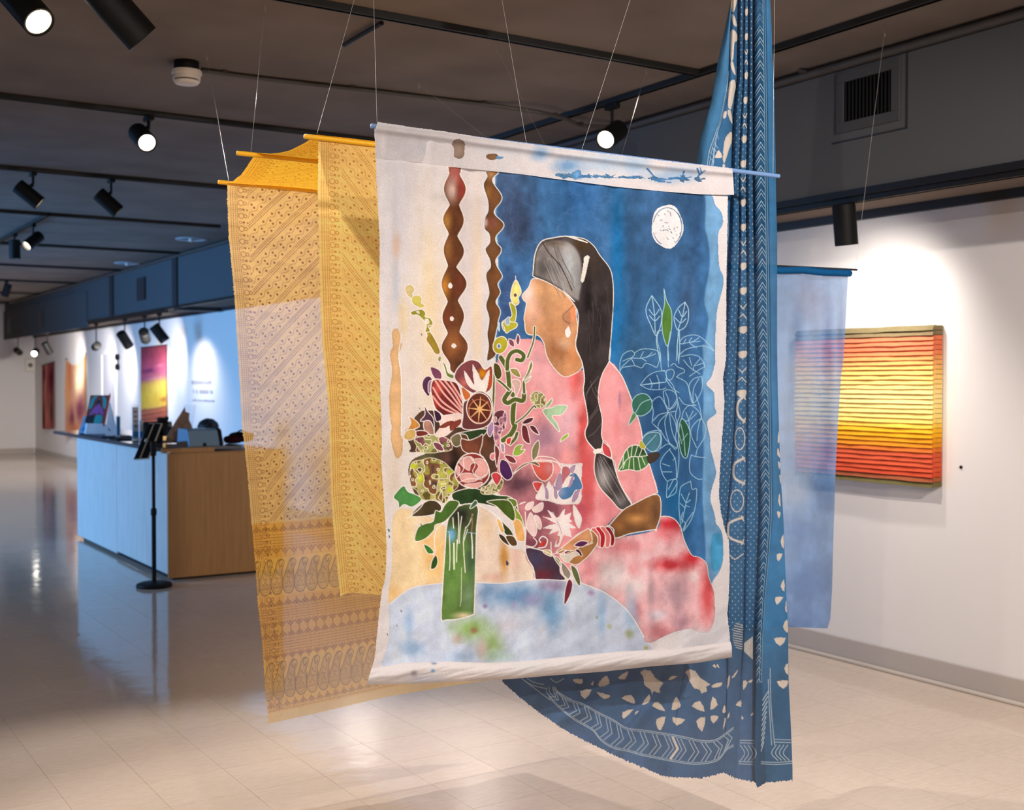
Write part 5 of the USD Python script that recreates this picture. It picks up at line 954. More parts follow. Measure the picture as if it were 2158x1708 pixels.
for k in range(N):
    f0 = (k + .5) / N
    col = [np.interp(f0, [s_[0] for s_ in stops], [s_[1][j] for s_ in stops]) for j in range(3)]
    m = simple('relief_strip_%02d' % k, col, .75, noise=(30, .06))
    n = 40; h = (zt - zb) / N; yy = np.linspace(ya, yb, n)
    wob = .006 * (meshkit.fbm(np.c_[yy * 7, np.full(n, k * 3.1), np.zeros(n)], 3, 6) - .5); wob2 = .010 * (meshkit.fbm(np.c_[yy * 9, np.full(n, k * 2.3), np.ones(n)], 3, 2) - .5)
    zc = zt - (k + .0) * h
    prof = [(.012, .002), (.004, .001), (-.004, -.35 * h), (-.010, -.8 * h), (-.013, -1.04 * h), (-.006, -1.10 * h), (.006, -1.02 * h), (.012, -1.0 * h)]
    v = np.array([[[XA + dx + (wob2[i] if dx < 0 else 0), yy[i], zc + dz + (wob[i])] for dx, dz in prof] for i in range(n)])
    np_, f = len(prof), []
    for i in range(n - 1):
        for j in range(np_):
            j2 = (j + 1) % np_; f += [[i * np_ + j, i * np_ + j2, (i + 1) * np_ + j2], [i * np_ + j, (i + 1) * np_ + j2, (i + 1) * np_ + j]]
    for b0, sg in ((0, 1), ((n - 1) * np_, -1)):
        f += [[b0, b0 + (j if sg < 0 else j + 1), b0 + (j + 1 if sg < 0 else j)] for j in range(1, np_ - 1)]
    st = part(ar, 'fabric_strip', trimesh.Trimesh(v.reshape(-1, 3), np.array(f)[:, ::-1], process=False), m, 40)
    part(st, 'strip_end', box(XA + .004, XW - .004, ya - .0035, ya + .004, zc - h * .96, zc - h * .04, .002), m)
p = on_x(2026, 985, XW); part(None, 'wall_pin', revolve([(0, .008), (.006, .008), (.009, .005), (.009, 0)], p, (-1, 0, 0), 12), M_black, True, label='small black knob on the right wall beside the textile relief', cat='wall knob')
# ventilation grille on the soffit
c0, c1 = on_x(1781, 205, XS), on_x(1880, 195, XS)
vy0, vy1, vz0, vz1 = on_x(1880, 200, XS)[1], on_x(1781, 200, XS)[1], on_x(1781, 258, XS)[2], on_x(1781, 174, XS)[2]
vg = thing('vent_grille', 'dark ventilation grille with vertical louvres high on the soffit', 'vent', (XS, (vy0 + vy1) / 2, (vz0 + vz1) / 2))
w = .022
M_grille = simple('grille_frame', (66, 66, 68), .7); M_dark = simple('vent_dark', (8, 8, 9), .9)
b = .05
part(vg, 'frame', [box(XS - .010, XS, vy0 - b, vy1 + b, vz1, vz1 + b, .002), box(XS - .010, XS, vy0 - b, vy1 + b, vz0 - b, vz0, .002), box(XS - .010, XS, vy0 - b, vy0, vz0, vz1, .002), box(XS - .010, XS, vy1, vy1 + b, vz0, vz1, .002)], M_grille)
part(vg, 'backing', box(XS - .002, XS, vy0, vy1, vz0, vz1), M_dark)
for k in range(13):
    y = vy0 + (k + .5) * (vy1 - vy0) / 13
    part(vg, 'louvre', box(XS - .012, XS - .002, y - .0045, y + .0035, vz0, vz1, .001), M_black)
for s_ in ((vy0 - b - .03, vy1 + b + .03, vz1 + b + .035), (vy0 - b - .03, vy1 + b + .03, vz0 - b - .045)):
    part(vg, 'access_seam', box(XS - .003, XS, s_[0], s_[1], s_[2], s_[2] + .008), M_trim)
part(vg, 'access_seam', box(XS - .003, XS, vy0 - b - .04, vy0 - b - .03, vz0 - b - .045, vz1 + b + .04), M_trim)
# ---------------------------------------------------------------- reception counter
def grain_mat(name, c0, c1, sc, rough=.35):
    n = {'g': ('geometry', {}), 'm': ('mapping', dict(scale=sc)), 'n': ('noise_texture', dict(scale=3, detail=5, roughness=.6)), 'r': ('rgb_ramp', {'ramp': [(.3, tuple(lin(c0))), (.7, tuple(lin(c1)))]}), 'p': ('principled_bsdf', dict(roughness=rough))}
    return usdkit.material(stage, LK + name, n, [('g.position', 'm.vector'), ('m.vector', 'n.vector'), ('n.fac', 'r.fac'), ('r.color', 'p.base_color')], 'p.BSDF')
M_lam = grain_mat('pale_laminate', (206, 202, 196), (220, 216, 210), (20, 6, 1.2))
M_oak = grain_mat('oak_veneer', (164, 118, 70), (182, 136, 84), (14, 14, .7))
M_top = simple('counter_top_grey', (92, 96, 104), .12)
M_edge = simple('counter_edge', (60, 62, 68), .3)
cx0, cy0 = on_z(353, 1225, 0)[:2]; cy1 = on_z(160, 1135, 0)[1]; cyj = on_x(247, 1170, cx0)[1]
zt_ = 1.024
co = thing('reception_counter', 'pale panelled reception counter with oak end panel and dark grey top', 'counter', (cx0, cy0, 0))
part(co, 'front_panel', box(cx0, cx0 + .03, cy0, cyj - .004, .05, zt_ - .028, .002), M_lam)
part(co, 'front_panel', box(cx0, cx0 + .03, cyj + .004, cy1, .03, zt_ - .028, .002), M_lam)
part(co, 'end_panel', box(cx0 + .002, cx0 + .93, cy0 - .022, cy0 - .001, .02, zt_ - .045, .002), M_oak, label='oak veneer end panel')
part(co, 'carcass', box(cx0 + .031, cx0 + .045, cy0 + .01, cy1 - .01, .05, zt_ - .06), M_black)
part(co, 'plinth', box(cx0 + .05, cx0 + .9, cy0 + .03, cy1 - .03, 0, .05), M_black)
part(co, 'inner_panel', box(cx0 + .9, cx0 + .93, cy0, cy1, .03, zt_ - .05, .002), M_oak)
part(co, 'worktop', box(cx0 - .06, cx0 + .62, cy0 + .06, cy1 + .75, zt_ - .028, zt_, .004), M_top)
part(co, 'top_edge', box(cx0 - .064, cx0 - .058, cy0 + .06, cy1 + .75, zt_ - .03, zt_ - .004, .001), M_edge)
part(co, 'top_rail', box(cx0 - .03, cx0 + .38, cy0 + .01, cy0 + .058, zt_ - .042, zt_ - .006, .002), M_oak, label='oak rail under the near edge of the top')
part(co, 'staff_desk', box(cx0 + .04, cx0 + .93, cy0, cy1, zt_ - .06, zt_ - .04, .002), M_oak)

def ctop(px, py, Y): return on_y(px, py, Y)
def card(p0, p1, p2, p3, th=.004):
    q = np.array([p0, p1, p2, p3], float); n = np.cross(q[1] - q[0], q[3] - q[0]); n /= np.linalg.norm(n)
    v = np.vstack([q + n * th / 2, q - n * th / 2])
    f = [[0, 1, 2], [0, 2, 3], [6, 5, 4], [7, 6, 4]]
    for k in range(4):
        j = (k + 1) % 4; f += [[k, 4 + k, 4 + j], [k, 4 + j, j]]
    m = trimesh.Trimesh(v, np.array(f), process=False); m.fix_normals(); return m
M_paperw = simple('paper_white', (220, 220, 224), .6); M_acryl = pane('clear_acrylic', (.93, .95, .97))
M_teal = simple('print_teal', (44, 170, 178), .5); M_purple = simple('print_purple', (150, 92, 176), .5); M_redp = simple('print_red', (182, 62, 52), .5); M_darkp = simple('print_dark', (26, 34, 44), .5); M_brownp = simple('print_brown', (126, 62, 60), .5)
M_bluep = simple('print_blue', (70, 146, 206), .5); M_skyp = simple('print_pale_blue', (150, 190, 226), .55)
def flat(parent, name, shape_px, base, ex, ey, w, h, mat, off, label=None):
    """printed shape on a card: points in card fractions"""
    n = np.cross(ex, ey); n = n / np.linalg.norm(n)
    P_ = Polygon(spline(np.array(shape_px), 5, True)).buffer(0)
    if P_.geom_type != 'Polygon': P_ = max(P_.geoms, key=lambda g_: g_.area)
    m = trimesh.creation.extrude_polygon(P_, .001, engine='earcut'); v = np.array(m.vertices)
    v = base + np.outer(v[:, 0] * w, ex) + np.outer(v[:, 1] * h, ey) + np.outer(v[:, 2] + off, n)
    m = trimesh.Trimesh(v, m.faces, process=False)
    part(parent, name, m, mat, label=label)
# colourful poster on a tilted stand
Y1 = 11.65
b0 = on_y(179, 893, Y1); b0[2] = zt_ + .112
wv_ = np.array([.8415, -.5402, 0]); up_ = np.array([.10, .10, .97]); up_ = up_ / np.linalg.norm(up_)
po = thing('poster_stand', 'colourful teal and purple poster on a tilted white stand at the counter end', 'poster', b0)
pw, ph = .19, .27
up_ = np.array([.12 * .8415 + .1, -.12 * .5402 + .1, .96]); up_ /= np.linalg.norm(up_)
pcard = part(po, 'card', card(b0, b0 + wv_ * pw, b0 + wv_ * pw + up_ * ph, b0 + up_ * ph, .006), M_brownp)
nn = np.cross(wv_, up_)
flat(pcard, 'left_wreath', [(.08, .5), (.08, .8), (.22, .95), (.36, .97), (.26, .82), (.2, .6)], b0, wv_, up_, pw, ph, M_teal, .0035)
flat(pcard, 'right_wreath', [(.86, .5), (.86, .8), (.72, .95), (.6, .97), (.68, .82), (.74, .6)], b0, wv_, up_, pw, ph, M_teal, .0035)
flat(pcard, 'head', [(.4, .66), (.38, .76), (.47, .84), (.56, .76), (.54, .66)], b0, wv_, up_, pw, ph, M_darkp, .0033)
flat(pcard, 'figure', [(.15, .28), (.3, .55), (.42, .62), (.5, .72), (.58, .62), (.7, .55), (.85, .28), (.6, .36), (.5, .3), (.4, .36)], b0, wv_, up_, pw, ph, M_purple, .0036)
flat(pcard, 'ground', [(.03, .02), (.03, .24), (.3, .3), (.45, .2), (.45, .02)], b0, wv_, up_, pw, ph, M_darkp, .0034)
flat(pcard, 'water', [(.45, .02), (.5, .28), (.8, .25), (.8, .02)], b0, wv_, up_, pw, ph, M_teal, .0036)
flat(pcard, 'edge_stripe', [(.9, .0), (.9, .9), (.99, 1), (.99, .0)], b0, wv_, up_, pw, ph, M_redp, .0037)
part(po, 'stand', trimesh.convex.convex_hull(np.array([b0 + [0, 0, -.10], b0 + wv_ * .24 + [0, 0, -.10], b0 + [0.02, .12, -.10], b0 + wv_ * .24 + [.02, .12, -.10], b0 + wv_ * .02 + [0, 0, 0], b0 + wv_ * .19, b0 + wv_ * .02 + [0, .04, 0.], b0 + wv_ * .19 + [0, .04, 0.]])), M_paperw)
# tent card with dark triangle
Y2 = 11.2
t0 = on_y(222, 905, Y2); t0[2] = zt_ + .012
te = thing('tent_card', 'white folded tent card with a dark triangle print beside the poster', 'card', t0)
a_, b2, c2_ = t0, t0 + wv_ * .085 + [0, 0, .0], t0 + wv_ * .02 + [.02, .02, .30]
d2 = t0 + np.array([.06, .1, 0])
tl_ = part(te, 'leaf', card(a_, b2, c2_ + wv_ * .012, c2_, .003), M_paperw)
part(te, 'leaf', card(d2, d2 + wv_ * .085, c2_ + wv_ * .012 + [0, .004, 0], c2_ + [0, .004, 0], .003), M_paperw)
n_ = np.cross(b2 - a_, c2_ - a_); n_ /= np.linalg.norm(n_)
part(tl_, 'triangle_print', card(a_ + wv_ * .025 + [0, 0, .05] - n_ * .003, a_ + wv_ * .072 + [0, 0, .03] - n_ * .003, c2_ + wv_ * .006 - [0, 0, .06] - n_ * .003, c2_ + wv_ * .003 - [0, 0, .06] - n_ * .003, .002), simple('print_green_brown', (66, 62, 34), .5))
# pale blue leaflet fan
Y3 = 11.9
l0 = on_y(164, 915, Y3); l0[2] = zt_
for k, (dx, lean, h_) in enumerate(((0, .05, .17), (.035, .08, .19))):
    le = thing('leaflet', ['pale blue patterned leaflet leaning at the far end of the counter', 'second pale blue leaflet leaning just in front of the poster'][k], 'leaflet', l0 + wv_ * dx, 'leaflets on the counter')
    q0 = l0 + wv_ * dx + np.array([0, .02 * k, 0]); q1 = q0 + wv_ * .10; u_ = np.array([lean + .02, lean, h_])
    sht = part(le, 'sheet', card(q0, q1, q1 + u_, q0 + u_, .004), M_skyp)
    n_ = np.cross(q1 - q0, u_); n_ /= np.linalg.norm(n_)
    for i in range(3): part(sht, 'printed_shape', card(q0 + wv_ * (.02 + .02 * i) + u_ * (.2 + .2 * i) + n_ * .003, q0 + wv_ * (.05 + .015 * i) + u_ * (.15 + .2 * i) + n_ * .003, q0 + wv_ * (.06 + .015 * i) + u_ * (.4 + .15 * i) + n_ * .003, q0 + wv_ * (.03 + .02 * i) + u_ * (.38 + .16 * i) + n_ * .003, .001), M_bluep)
tr0 = on_y(170, 918, 11.5); tr0[2] = zt_
part(None, 'tray', box(cx0 - .03, cx0 + .26, 11.0, 11.84, zt_, zt_ + .012, .004), simple('dark_blue_tray', (28, 44, 62), .35), label='flat dark blue tray lying at the far end of the counter', cat='tray')
part(None, 'clipboard', box(cx0 - .03, cx0 + .2, 10.46, 10.74, zt_, zt_ + .010, .003), M_black, label='flat black clipboard lying in the middle of the counter top', cat='clipboard')
# acrylic holders
def holder(px, pyb, Y, w, h, label, leaf, band):
    p = on_y(px, pyb, Y); p[2] = zt_
    t = thing('leaflet_holder', label, 'leaflet holder', p, 'leaflet holders on the counter')
    part(t, 'base', box(p[0], p[0] + w, p[1] - .03, p[1] + .05, zt_, zt_ + .006, .001), M_acryl)
    part(t, 'back_plate', box(p[0], p[0] + w, p[1] + .02, p[1] + .024, zt_ + .006, zt_ + h), M_acryl)
    part(t, 'front_plate', box(p[0], p[0] + w, p[1] - .012, p[1] - .008, zt_ + .006, zt_ + h * .45), M_acryl)
    lf_ = part(t, 'leaflet', box(p[0] + .006, p[0] + w - .006, p[1] + .0, p[1] + .012, zt_ + .008, zt_ + h * .93), M_paperw)
    part(lf_, 'printed_band', box(p[0] + .007, p[0] + w - .007, p[1] - .0015, p[1] - .0005, zt_ + .03, zt_ + .03 + h * band), leaf)
    if h > .25:
        for k in range(4): part(lf_, 'printed_panel', box(p[0] + .015, p[0] + w - .015, p[1] - .0015, p[1] - .0005, zt_ + h * (.38 + .13 * k), zt_ + h * (.44 + .13 * k)), simple('print_grey_%d' % k, (150 + 10 * k, 146, 158), .6))
holder(244, 912, 10.9, .045, .21, 'narrow blue leaflet holder just right of the tent card', M_bluep, .75)
holder(278, 920, 10.35, .062, .31, 'tall clear leaflet holder with a blue band, below the sunset hanging', M_bluep, .16)
holder(293, 920, 10.2, .05, .19, 'short leaflet holder right beside the tall clear one', M_bluep, .3)
# black monitor seen from behind, with webcam
Y4 = 10.0
m0, m1 = on_y(303, 890, Y4), on_y(363, 890, Y4)
mo = thing('monitor', 'black monitor seen from behind with a webcam on top', 'monitor', (m0[0], Y4, zt_))
sb_ = part(mo, 'screen_back', box(m0[0], m1[0], Y4, Y4 + .04, zt_ + .05, m0[2], .008), M_black)
part(sb_, 'webcam', [box(m0[0] + .115, m0[0] + .205, Y4 - .005, Y4 + .035, m0[2], m0[2] + .035, .008), rod((m0[0] + .19, Y4 + .01, m0[2] + .03), (m0[0] + .19, Y4 - .02, m0[2] + .03), .014)], M_black)
part(mo, 'stand', [box(m0[0] + .1, m0[0] + .16, Y4 + .0, Y4 + .03, zt_ + .008, zt_ + .12, .004), box(m0[0] + .04, m0[0] + .22, Y4 - .05, Y4 + .10, zt_, zt_ + .01, .004)], M_black)
# acrylic stand with torn brown paper
Y5 = 9.78
p = on_y(346, 938, Y5); p[2] = zt_
br = thing('paper_display', 'clear upright display with a torn brown paper sheet at the near end', 'display', p)
sh = lambda px, py: on_y(px, py, Y5)
part(br, 'back_plate', card(sh(384, 935), sh(399, 935), sh(413, 854), sh(388, 853), .005), M_acryl)
q = np.array([(345, 938), (352, 915), (362, 898), (370, 885), (380, 870), (387, 858), (389, 868), (397, 871), (396, 885), (401, 895), (404, 907), (392, 908), (384, 918), (378, 930), (378, 939)], float)
pts = np.array([sh(*a) for a in q]); pts[:, 2] = np.maximum(pts[:, 2], zt_ + .004)
pol = Polygon(np.c_[pts[:, 0], pts[:, 2]]).buffer(0); m = trimesh.creation.extrude_polygon(pol, .006, engine='earcut'); v = np.array(m.vertices)
m = trimesh.Trimesh(np.c_[v[:, 0], Y5 - .03 + v[:, 2] + .15 * (v[:, 1] - zt_) * 0, v[:, 1]], m.faces, process=False); m.fix_normals()
part(br, 'torn_sheet', m, simple('brown_paper', (142, 116, 100), .8, noise=(25, .2)))
part(br, 'side_plate', card(*[np.maximum(sh(a, b_), [-9, -9, zt_ + .004]) for a, b_ in ((341, 939), (347, 939), (364, 885), (358, 885))], .004), M_acryl)
part(br, 'white_card', card(*[np.maximum(sh(a, b_) + [0, .03, 0], [-9, -9, zt_ + .004]) for a, b_ in ((380, 938), (397, 938), (399, 908), (384, 912))], .003), M_paperw)
p = on_y(386, 940, 9.4); p[2] = zt_
part(None, 'stapler', trimesh.convex.convex_hull(np.array([[p[0] - .05, p[1], zt_], [p[0] + .05, p[1], zt_], [p[0] - .05, p[1] + .03, zt_], [p[0] + .05, p[1] + .03, zt_], [p[0] - .045, p[1] + .004, zt_ + .03], [p[0] + .03, p[1] + .004, zt_ + .035], [p[0] - .045, p[1] + .026, zt_ + .03], [p[0] + .03, p[1] + .026, zt_ + .035]])), simple('stapler_brown', (60, 44, 46), .4), label='small dark stapler on the counter before the silver box', cat='stapler')
# silver desktop terminal, wedge shaped
Y6 = 9.32
zd = zt_
s = lambda px, py, dy=0: on_y(px, py, Y6 + dy)
tm = thing('desktop_terminal', 'silver wedge shaped desktop terminal seen from behind', 'terminal', (s(400, 944)[0], Y6, zd))
xa, xb = s(400, 944)[0], s(470, 944)[0]
prof = [(0, 0), (0, .02), (.05, .115), (.09, .128), (.30, .128), (.33, 0)]
hull = trimesh.convex.convex_hull(np.array([[x_, Y6 + a, zd + b_] for x_ in (xa, xb - .03) for a, b_ in prof]))
part(tm, 'housing', hull, simple('terminal_silver', (122, 150, 174), .4))
part(tm, 'side_panel', trimesh.convex.convex_hull(np.array([[x_, Y6 - .002 + a * 1.02, zd + b_ * 1.04] for x_ in (xb - .028, xb + .002) for a, b_ in prof])), M_black)
part(tm, 'rear_spine', box(xb - .03, xb + .012, Y6 + .28, Y6 + .34, zd, zd + .165, .006), M_black)
part(tm, 'cable_slot', box((xa + xb) / 2 - .03, (xa + xb) / 2 + .0, Y6 - .004, Y6 + .003, zd + .0, zd + .02, .002), M_black)
# dark bags on the staff desk
for k, (px, w, h, lab, col) in enumerate(((478, .14, .065, 'low dark red bag behind the silver terminal', (48, 20, 28)), (506, .20, .085, 'black bag at the right end of the desk, half behind the yellow sari', (20, 20, 26)))):
    p = on_y(px, 940, 9.45); p[2] = zd
    sp = trimesh.creation.icosphere(3, 1.0); v = np.array(sp.vertices); v = np.sign(v) * np.abs(v) ** .75; v += .08 * (meshkit.fbm(v * 2 + 5 * k, 2, k)[:, None] - .5)
    v = np.maximum(v * [w / 2, .09, h / 2], [-9, -9, -h / 2]) + [p[0] + w / 2, 9.5 + .2 * k, zd + h / 2]
    t = thing('bag', lab, 'bag', (p[0], 9.5, zd), 'dark bags on the counter'); part(t, 'body', trimesh.Trimesh(v, sp.faces, process=False), simple('bag_cloth_%d' % k, col, .8), True)
    part(t, 'strap', tube(spline([[p[0] + w * .3, 9.5 + .2 * k, zd + h * .9], [p[0] + w * .5, 9.5 + .2 * k, zd + h * 1.15], [p[0] + w * .7, 9.5 + .2 * k, zd + h * .9]], 6), .006, 6), M_black, True)
# seated person behind the terminal: only the dark hair shows above it
import manifold3d as mf
def ball(c, r, n=20):
    return mf.Manifold.sphere(r, n).translate([float(x_) for x_ in c])
def bone(a, ra, b_, rb): return mf.Manifold.batch_hull([ball(a, ra), ball(b_, rb)])
hd = on_y(437, 894, 12.8) + [0, 0, -.09]; X0, Yp, Z0 = hd
neck, chest, pel = hd + [.02, .02, -.17], hd + [.04, .03, -.36], hd + [.06, .05, -.62]
J = []
J += [mf.Manifold.batch_hull([ball(hd + [0, 0, .03], .088), ball(hd + [-.015, 0, -.05], .066), ball(hd + [.02, 0, .02], .088)])]
J += [bone(hd + [.02, .01, -.06], .055, neck, .058), mf.Manifold.batch_hull([ball(neck + [.02, -.13, -.06], .06), ball(neck + [.02, .13, -.06], .06), ball(chest, .12)]), mf.Manifold.batch_hull([ball(chest, .125), ball(pel + [0, -.07, 0], .12), ball(pel + [0, .07, 0], .12)])]
for s_ in (-1, 1):
    sh_, el, wr_ = neck + [.02, .17 * s_, -.07], neck + [-.03, .24 * s_, -.33], neck + [-.25, .14 * s_, -.37]
    J += [bone(sh_, .052, el, .042), bone(el, .042, wr_, .028), mf.Manifold.batch_hull([ball(wr_, .028), ball(wr_ + [-.07, 0, -.01], .030)])]
    for k in range(4): J += [bone(wr_ + [-.075, (k - 1.5) * .018, -.01], .0095, wr_ + [-.14 + .01 * abs(k - 1.5), (k - 1.5) * .021, -.035], .008)]
    J += [bone(wr_ + [-.03, -.028 * s_, -.005], .011, wr_ + [-.08, -.055 * s_, -.02], .0085)]
    kn, an = np.array([X0 - .34, Yp + .14 * s_, .46]), np.array([X0 - .30, Yp + .14 * s_, .09])
    J += [bone(pel + [0, .09 * s_, -.02], .085, kn, .06), bone(kn, .058, an, .042), mf.Manifold.batch_hull([ball(an + [0, 0, -.04], .045), ball(an + [-.15, 0, -.06], .03)])]
bd = mf.Manifold.batch_boolean(J, mf.OpType.Add).refine_to_length(.03)
v, f, _ = meshkit.arrays(bd); bm = trimesh.Trimesh(v, f); trimesh.smoothing.filter_taubin(bm, iterations=8)
pe = thing('person', 'person with short black hair seated behind the silver terminal, only the hair showing', 'person', (X0, Yp, 0))
part(pe, 'body', bm, simple('skin_and_clothes', (92, 66, 54), .7), True)
hs = trimesh.creation.icosphere(4, 1.0); v = np.array(hs.vertices); rr_ = 1 + .16 * (meshkit.fbm(v * 5, 3, 3) - .5) + .05 * np.sin(9 * v[:, 0] + 7 * v[:, 1])
v = v * rr_[:, None] * [.112, .112, .10]; v = v[:, :] ; v[:, 2] = np.maximum(v[:, 2], -.05)
part(pe, 'hair', trimesh.Trimesh(v + hd + [.01, 0, .05], hs.faces, process=False), simple('black_hair', (12, 11, 12), .6), True, label='short tousled black hair')
face = hd + [-.085, 0, -.01]
part(pe, 'face', [trimesh.creation.icosphere(2, .011).apply_translation(face + [.006, .034, .0]), trimesh.creation.icosphere(2, .011).apply_translation(face + [.006, -.034, .0]), trimesh.convex.convex_hull(np.array([face + [.01, -.012, .01], face + [.01, .012, .01], face + [-.02, 0, -.03], face + [.01, -.018, -.035], face + [.01, .018, -.035]])), box(face[0] - .002, face[0] + .012, face[1] - .024, face[1] + .024, face[2] - .062, face[2] - .054, .003)], simple('face_tone', (110, 76, 62), .6), True)
ch = thing('office_chair', 'dark office chair behind the counter under the seated person', 'chair', (X0 + .08, Yp, 0))
part(ch, 'seat', box(X0 - .22, X0 + .25, Yp - .23, Yp + .23, .19, .25, .03), M_black)
part(ch, 'backrest', box(X0 + .27, X0 + .32, Yp - .2, Yp + .2, .50, .82, .02), M_black)
part(ch, 'backrest_bar', rod((X0 + .24, Yp, .22), (X0 + .265, Yp, .52), .015), M_black)
part(ch, 'column', rod((X0 + .02, Yp, .07), (X0 + .02, Yp, .20), .025), M_black, True)
for k in range(5):
    a = k * 2 * np.pi / 5 + .3; part(ch, 'leg', rod((X0 + .02, Yp, .075), (X0 + .02 + .27 * math.cos(a), Yp + .27 * math.sin(a), .055), .014), M_black, True)
    part(ch, 'caster', revolve([(-.012, .0), (-.012, .027), (.012, .027), (.012, 0)], (X0 + .02 + .27 * math.cos(a), Yp + .27 * math.sin(a), .027), (-math.sin(a), math.cos(a), 0), 14), M_black, True)
# free-standing sign holder
p0 = on_z(325, 1237, 0); p0[2] = 0
sg = thing('sign_stand', 'black floor sign stand with a tilted frame on a thin pole and round base', 'sign stand', p0)
part(sg, 'base', revolve([(0, 0), (0, .128), (.012, .132), (.024, .126), (.034, .10), (.038, .03), (.038, 0)], p0, (0, 0, 1), 40), M_black, 40)
zh = at_d(320, 935, 8.98)[2]
part(sg, 'pole', revolve([(0, .0165), (.55, .0165), (.551, .0)], p0 + [0, 0, .03], (0, 0, 1), 16), M_black, 40)
part(sg, 'upper_pole', revolve([(0, .0125), (zh - .56, .0125), (zh - .559, 0)], p0 + [0, 0, .57], (0, 0, 1), 16), M_black, 40)
part(sg, 'collar', revolve([(0, .016), (.01, .022), (.05, .022), (.06, .016)], p0 + [0, 0, .53], (0, 0, 1), 16), M_black, 40)
# frame: nearly edge-on, leaning back
c_ = p0 + [-.03, .03, zh - .005]
cor = [at_d(283, 969, 9.05), at_d(313, 967, 8.90), at_d(341, 894, 8.98), at_d(314, 894, 9.13)]
fb_ = part(sg, 'frame_back', card(*cor, .012), simple('frame_dark', (26, 20, 16), .95, spec=.05))
M_steel = simple('brushed_edge', (176, 156, 130), .5)
for i in range(4):
    part(fb_, 'frame_rim', rod(cor[i], cor[(i + 1) % 4], .006, 8), M_steel, True)
nrm = np.cross(cor[1] - cor[0], cor[3] - cor[0]); nrm /= np.linalg.norm(nrm); nrm *= np.sign(-nrm @ FW)
part(fb_, 'rib', rod((cor[0] + cor[1]) / 2 + nrm * .01, (cor[2] + cor[3]) / 2 + nrm * .01, .005, 8), M_steel, True)
part(fb_, 'tilt_knob', revolve([(0, .014), (.02, .014), (.024, 0)], (cor[0] + cor[1] + cor[2] + cor[3]) / 4 + nrm * .006, nrm, 14), M_steel, 40)
part(sg, 'bracket', box(p0[0] - .02, p0[0] + .02, p0[1] - .015, p0[1] + .015, zh - .09, zh + .02, .006), M_black)
# ---------------------------------------------------------------- works hung along the far part of the wall
def wy(px): return on_x(px, 800, XW)[1]
def wz(px, py): return on_x(px, py, XW)[2]
def hang_mesh(pxl, pxr, top, bot, n=(50, 70), sag=0.0, bow=.03, off=.02, seed=1):
    ns, nt = n
    y = np.repeat(np.linspace(wy(pxl), wy(pxr), ns)[None], nt, 0); s = np.repeat(np.linspace(0, 1, ns)[None], nt, 0); t = np.repeat(np.linspace(0, 1, nt)[:, None], ns, 1)
    zt0, zt1, zb0, zb1 = wz(pxl, top[0]), wz(pxr, top[1]), wz(pxl, bot[0]), wz(pxr, bot[1])
    za, zb = zt0 + (zt1 - zt0) * s, zb0 + (zb1 - zb0) * s
    z = za + (zb - za) * t - sag * 4 * s * (1 - s) * (1 - t)
    x = XW - off - bow * (.5 + .5 * np.sin(s * 9 + seed)) * np.minimum(1, t * 2 + .2) * .6
    return np.c_[x.ravel(), y.ravel(), z.ravel()], quads(nt, ns)[:, ::-1], s.ravel(), t.ravel()
M_farcloth = cloth('printed_silk', .12)
def dye_far(s, t, blobs, base):
    D = Dye(s * 200, t * 400, base); D.wash(blobs); return D
v, q, s, t = hang_mesh(300, 354, (734, 728), (915, 905), seed=0, bow=.012)
D = dye_far(s, t, [], (150, 80, 84))
st = [(0, (140, 62, 74)), (.12, (150, 66, 84)), (.25, (176, 84, 112)), (.37, (170, 92, 118)), (.44, (206, 162, 74)), (.55, (226, 186, 70)), (.7, (226, 180, 74)), (.73, (180, 104, 76)), (.82, (164, 88, 70)), (1, (176, 92, 72))]
D.c = np.stack([np.interp(t + .03 * D.n2, [a[0] for a in st], [a[1][j] for a in st]) for j in range(3)], -1)
D.wash([(130, 195, 90, 60, (240, 206, 96), .8), (60, 110, 70, 14, (104, 50, 84), .8), (110, 150, 80, 8, (206, 140, 170), .6), (150, 92, 40, 8, (214, 130, 150), .6), (180, 255, 30, 12, (170, 90, 60), .7), (120, 285, 90, 8, (246, 206, 100), .7)])
D.c *= (1 + .12 * np.sin(t * 320) * (t > .72) + .15 * D.n2)[:, None]
h1 = thing('sunset_hanging', 'tall sunset coloured wall hanging, purple above yellow above rust', 'hanging', v.mean(0)); part(h1, 'cloth', (v, q), M_farcloth, True, cd=D.albedo())
part(h1, 'top_bar', rod((XW - .02, wy(300), wz(300, 733)), (XW - .02, wy(354), wz(354, 727)), .008), M_black, True)
v, q, s, t = hang_mesh(142, 183, (757, 746), (922, 916), sag=.16, seed=2, bow=.05)
D = dye_far(s, t, [(140, 90, 60, 120, (250, 232, 190), 1), (40, 60, 30, 200, (190, 110, 80), .8), (150, 260, 50, 100, (120, 60, 80), .9), (60, 300, 50, 90, (124, 64, 76), .9), (90, 360, 90, 50, (206, 124, 84), .9), (100, 280, 14, 120, (210, 140, 130), .7), (20, 140, 12, 200, (220, 150, 70), .7), (190, 60, 12, 200, (176, 130, 70), .8)], (214, 160, 130))
h2 = thing('draped_hanging', 'peach and plum wall hanging with a deeply sagging top edge', 'hanging', v.mean(0)); part(h2, 'cloth', (v, q), M_farcloth, True, cd=D.albedo())
for px, py in ((142, 757), (183, 746)): part(h2, 'wall_clip', revolve([(0, .012), (.03, .012), (.032, 0)], (XW, wy(px), wz(px, py)), (-1, 0, 0), 10), M_black, True)
v, q, s, t = hang_mesh(91, 117, (772, 764), (904, 904), seed=4, bow=.05)
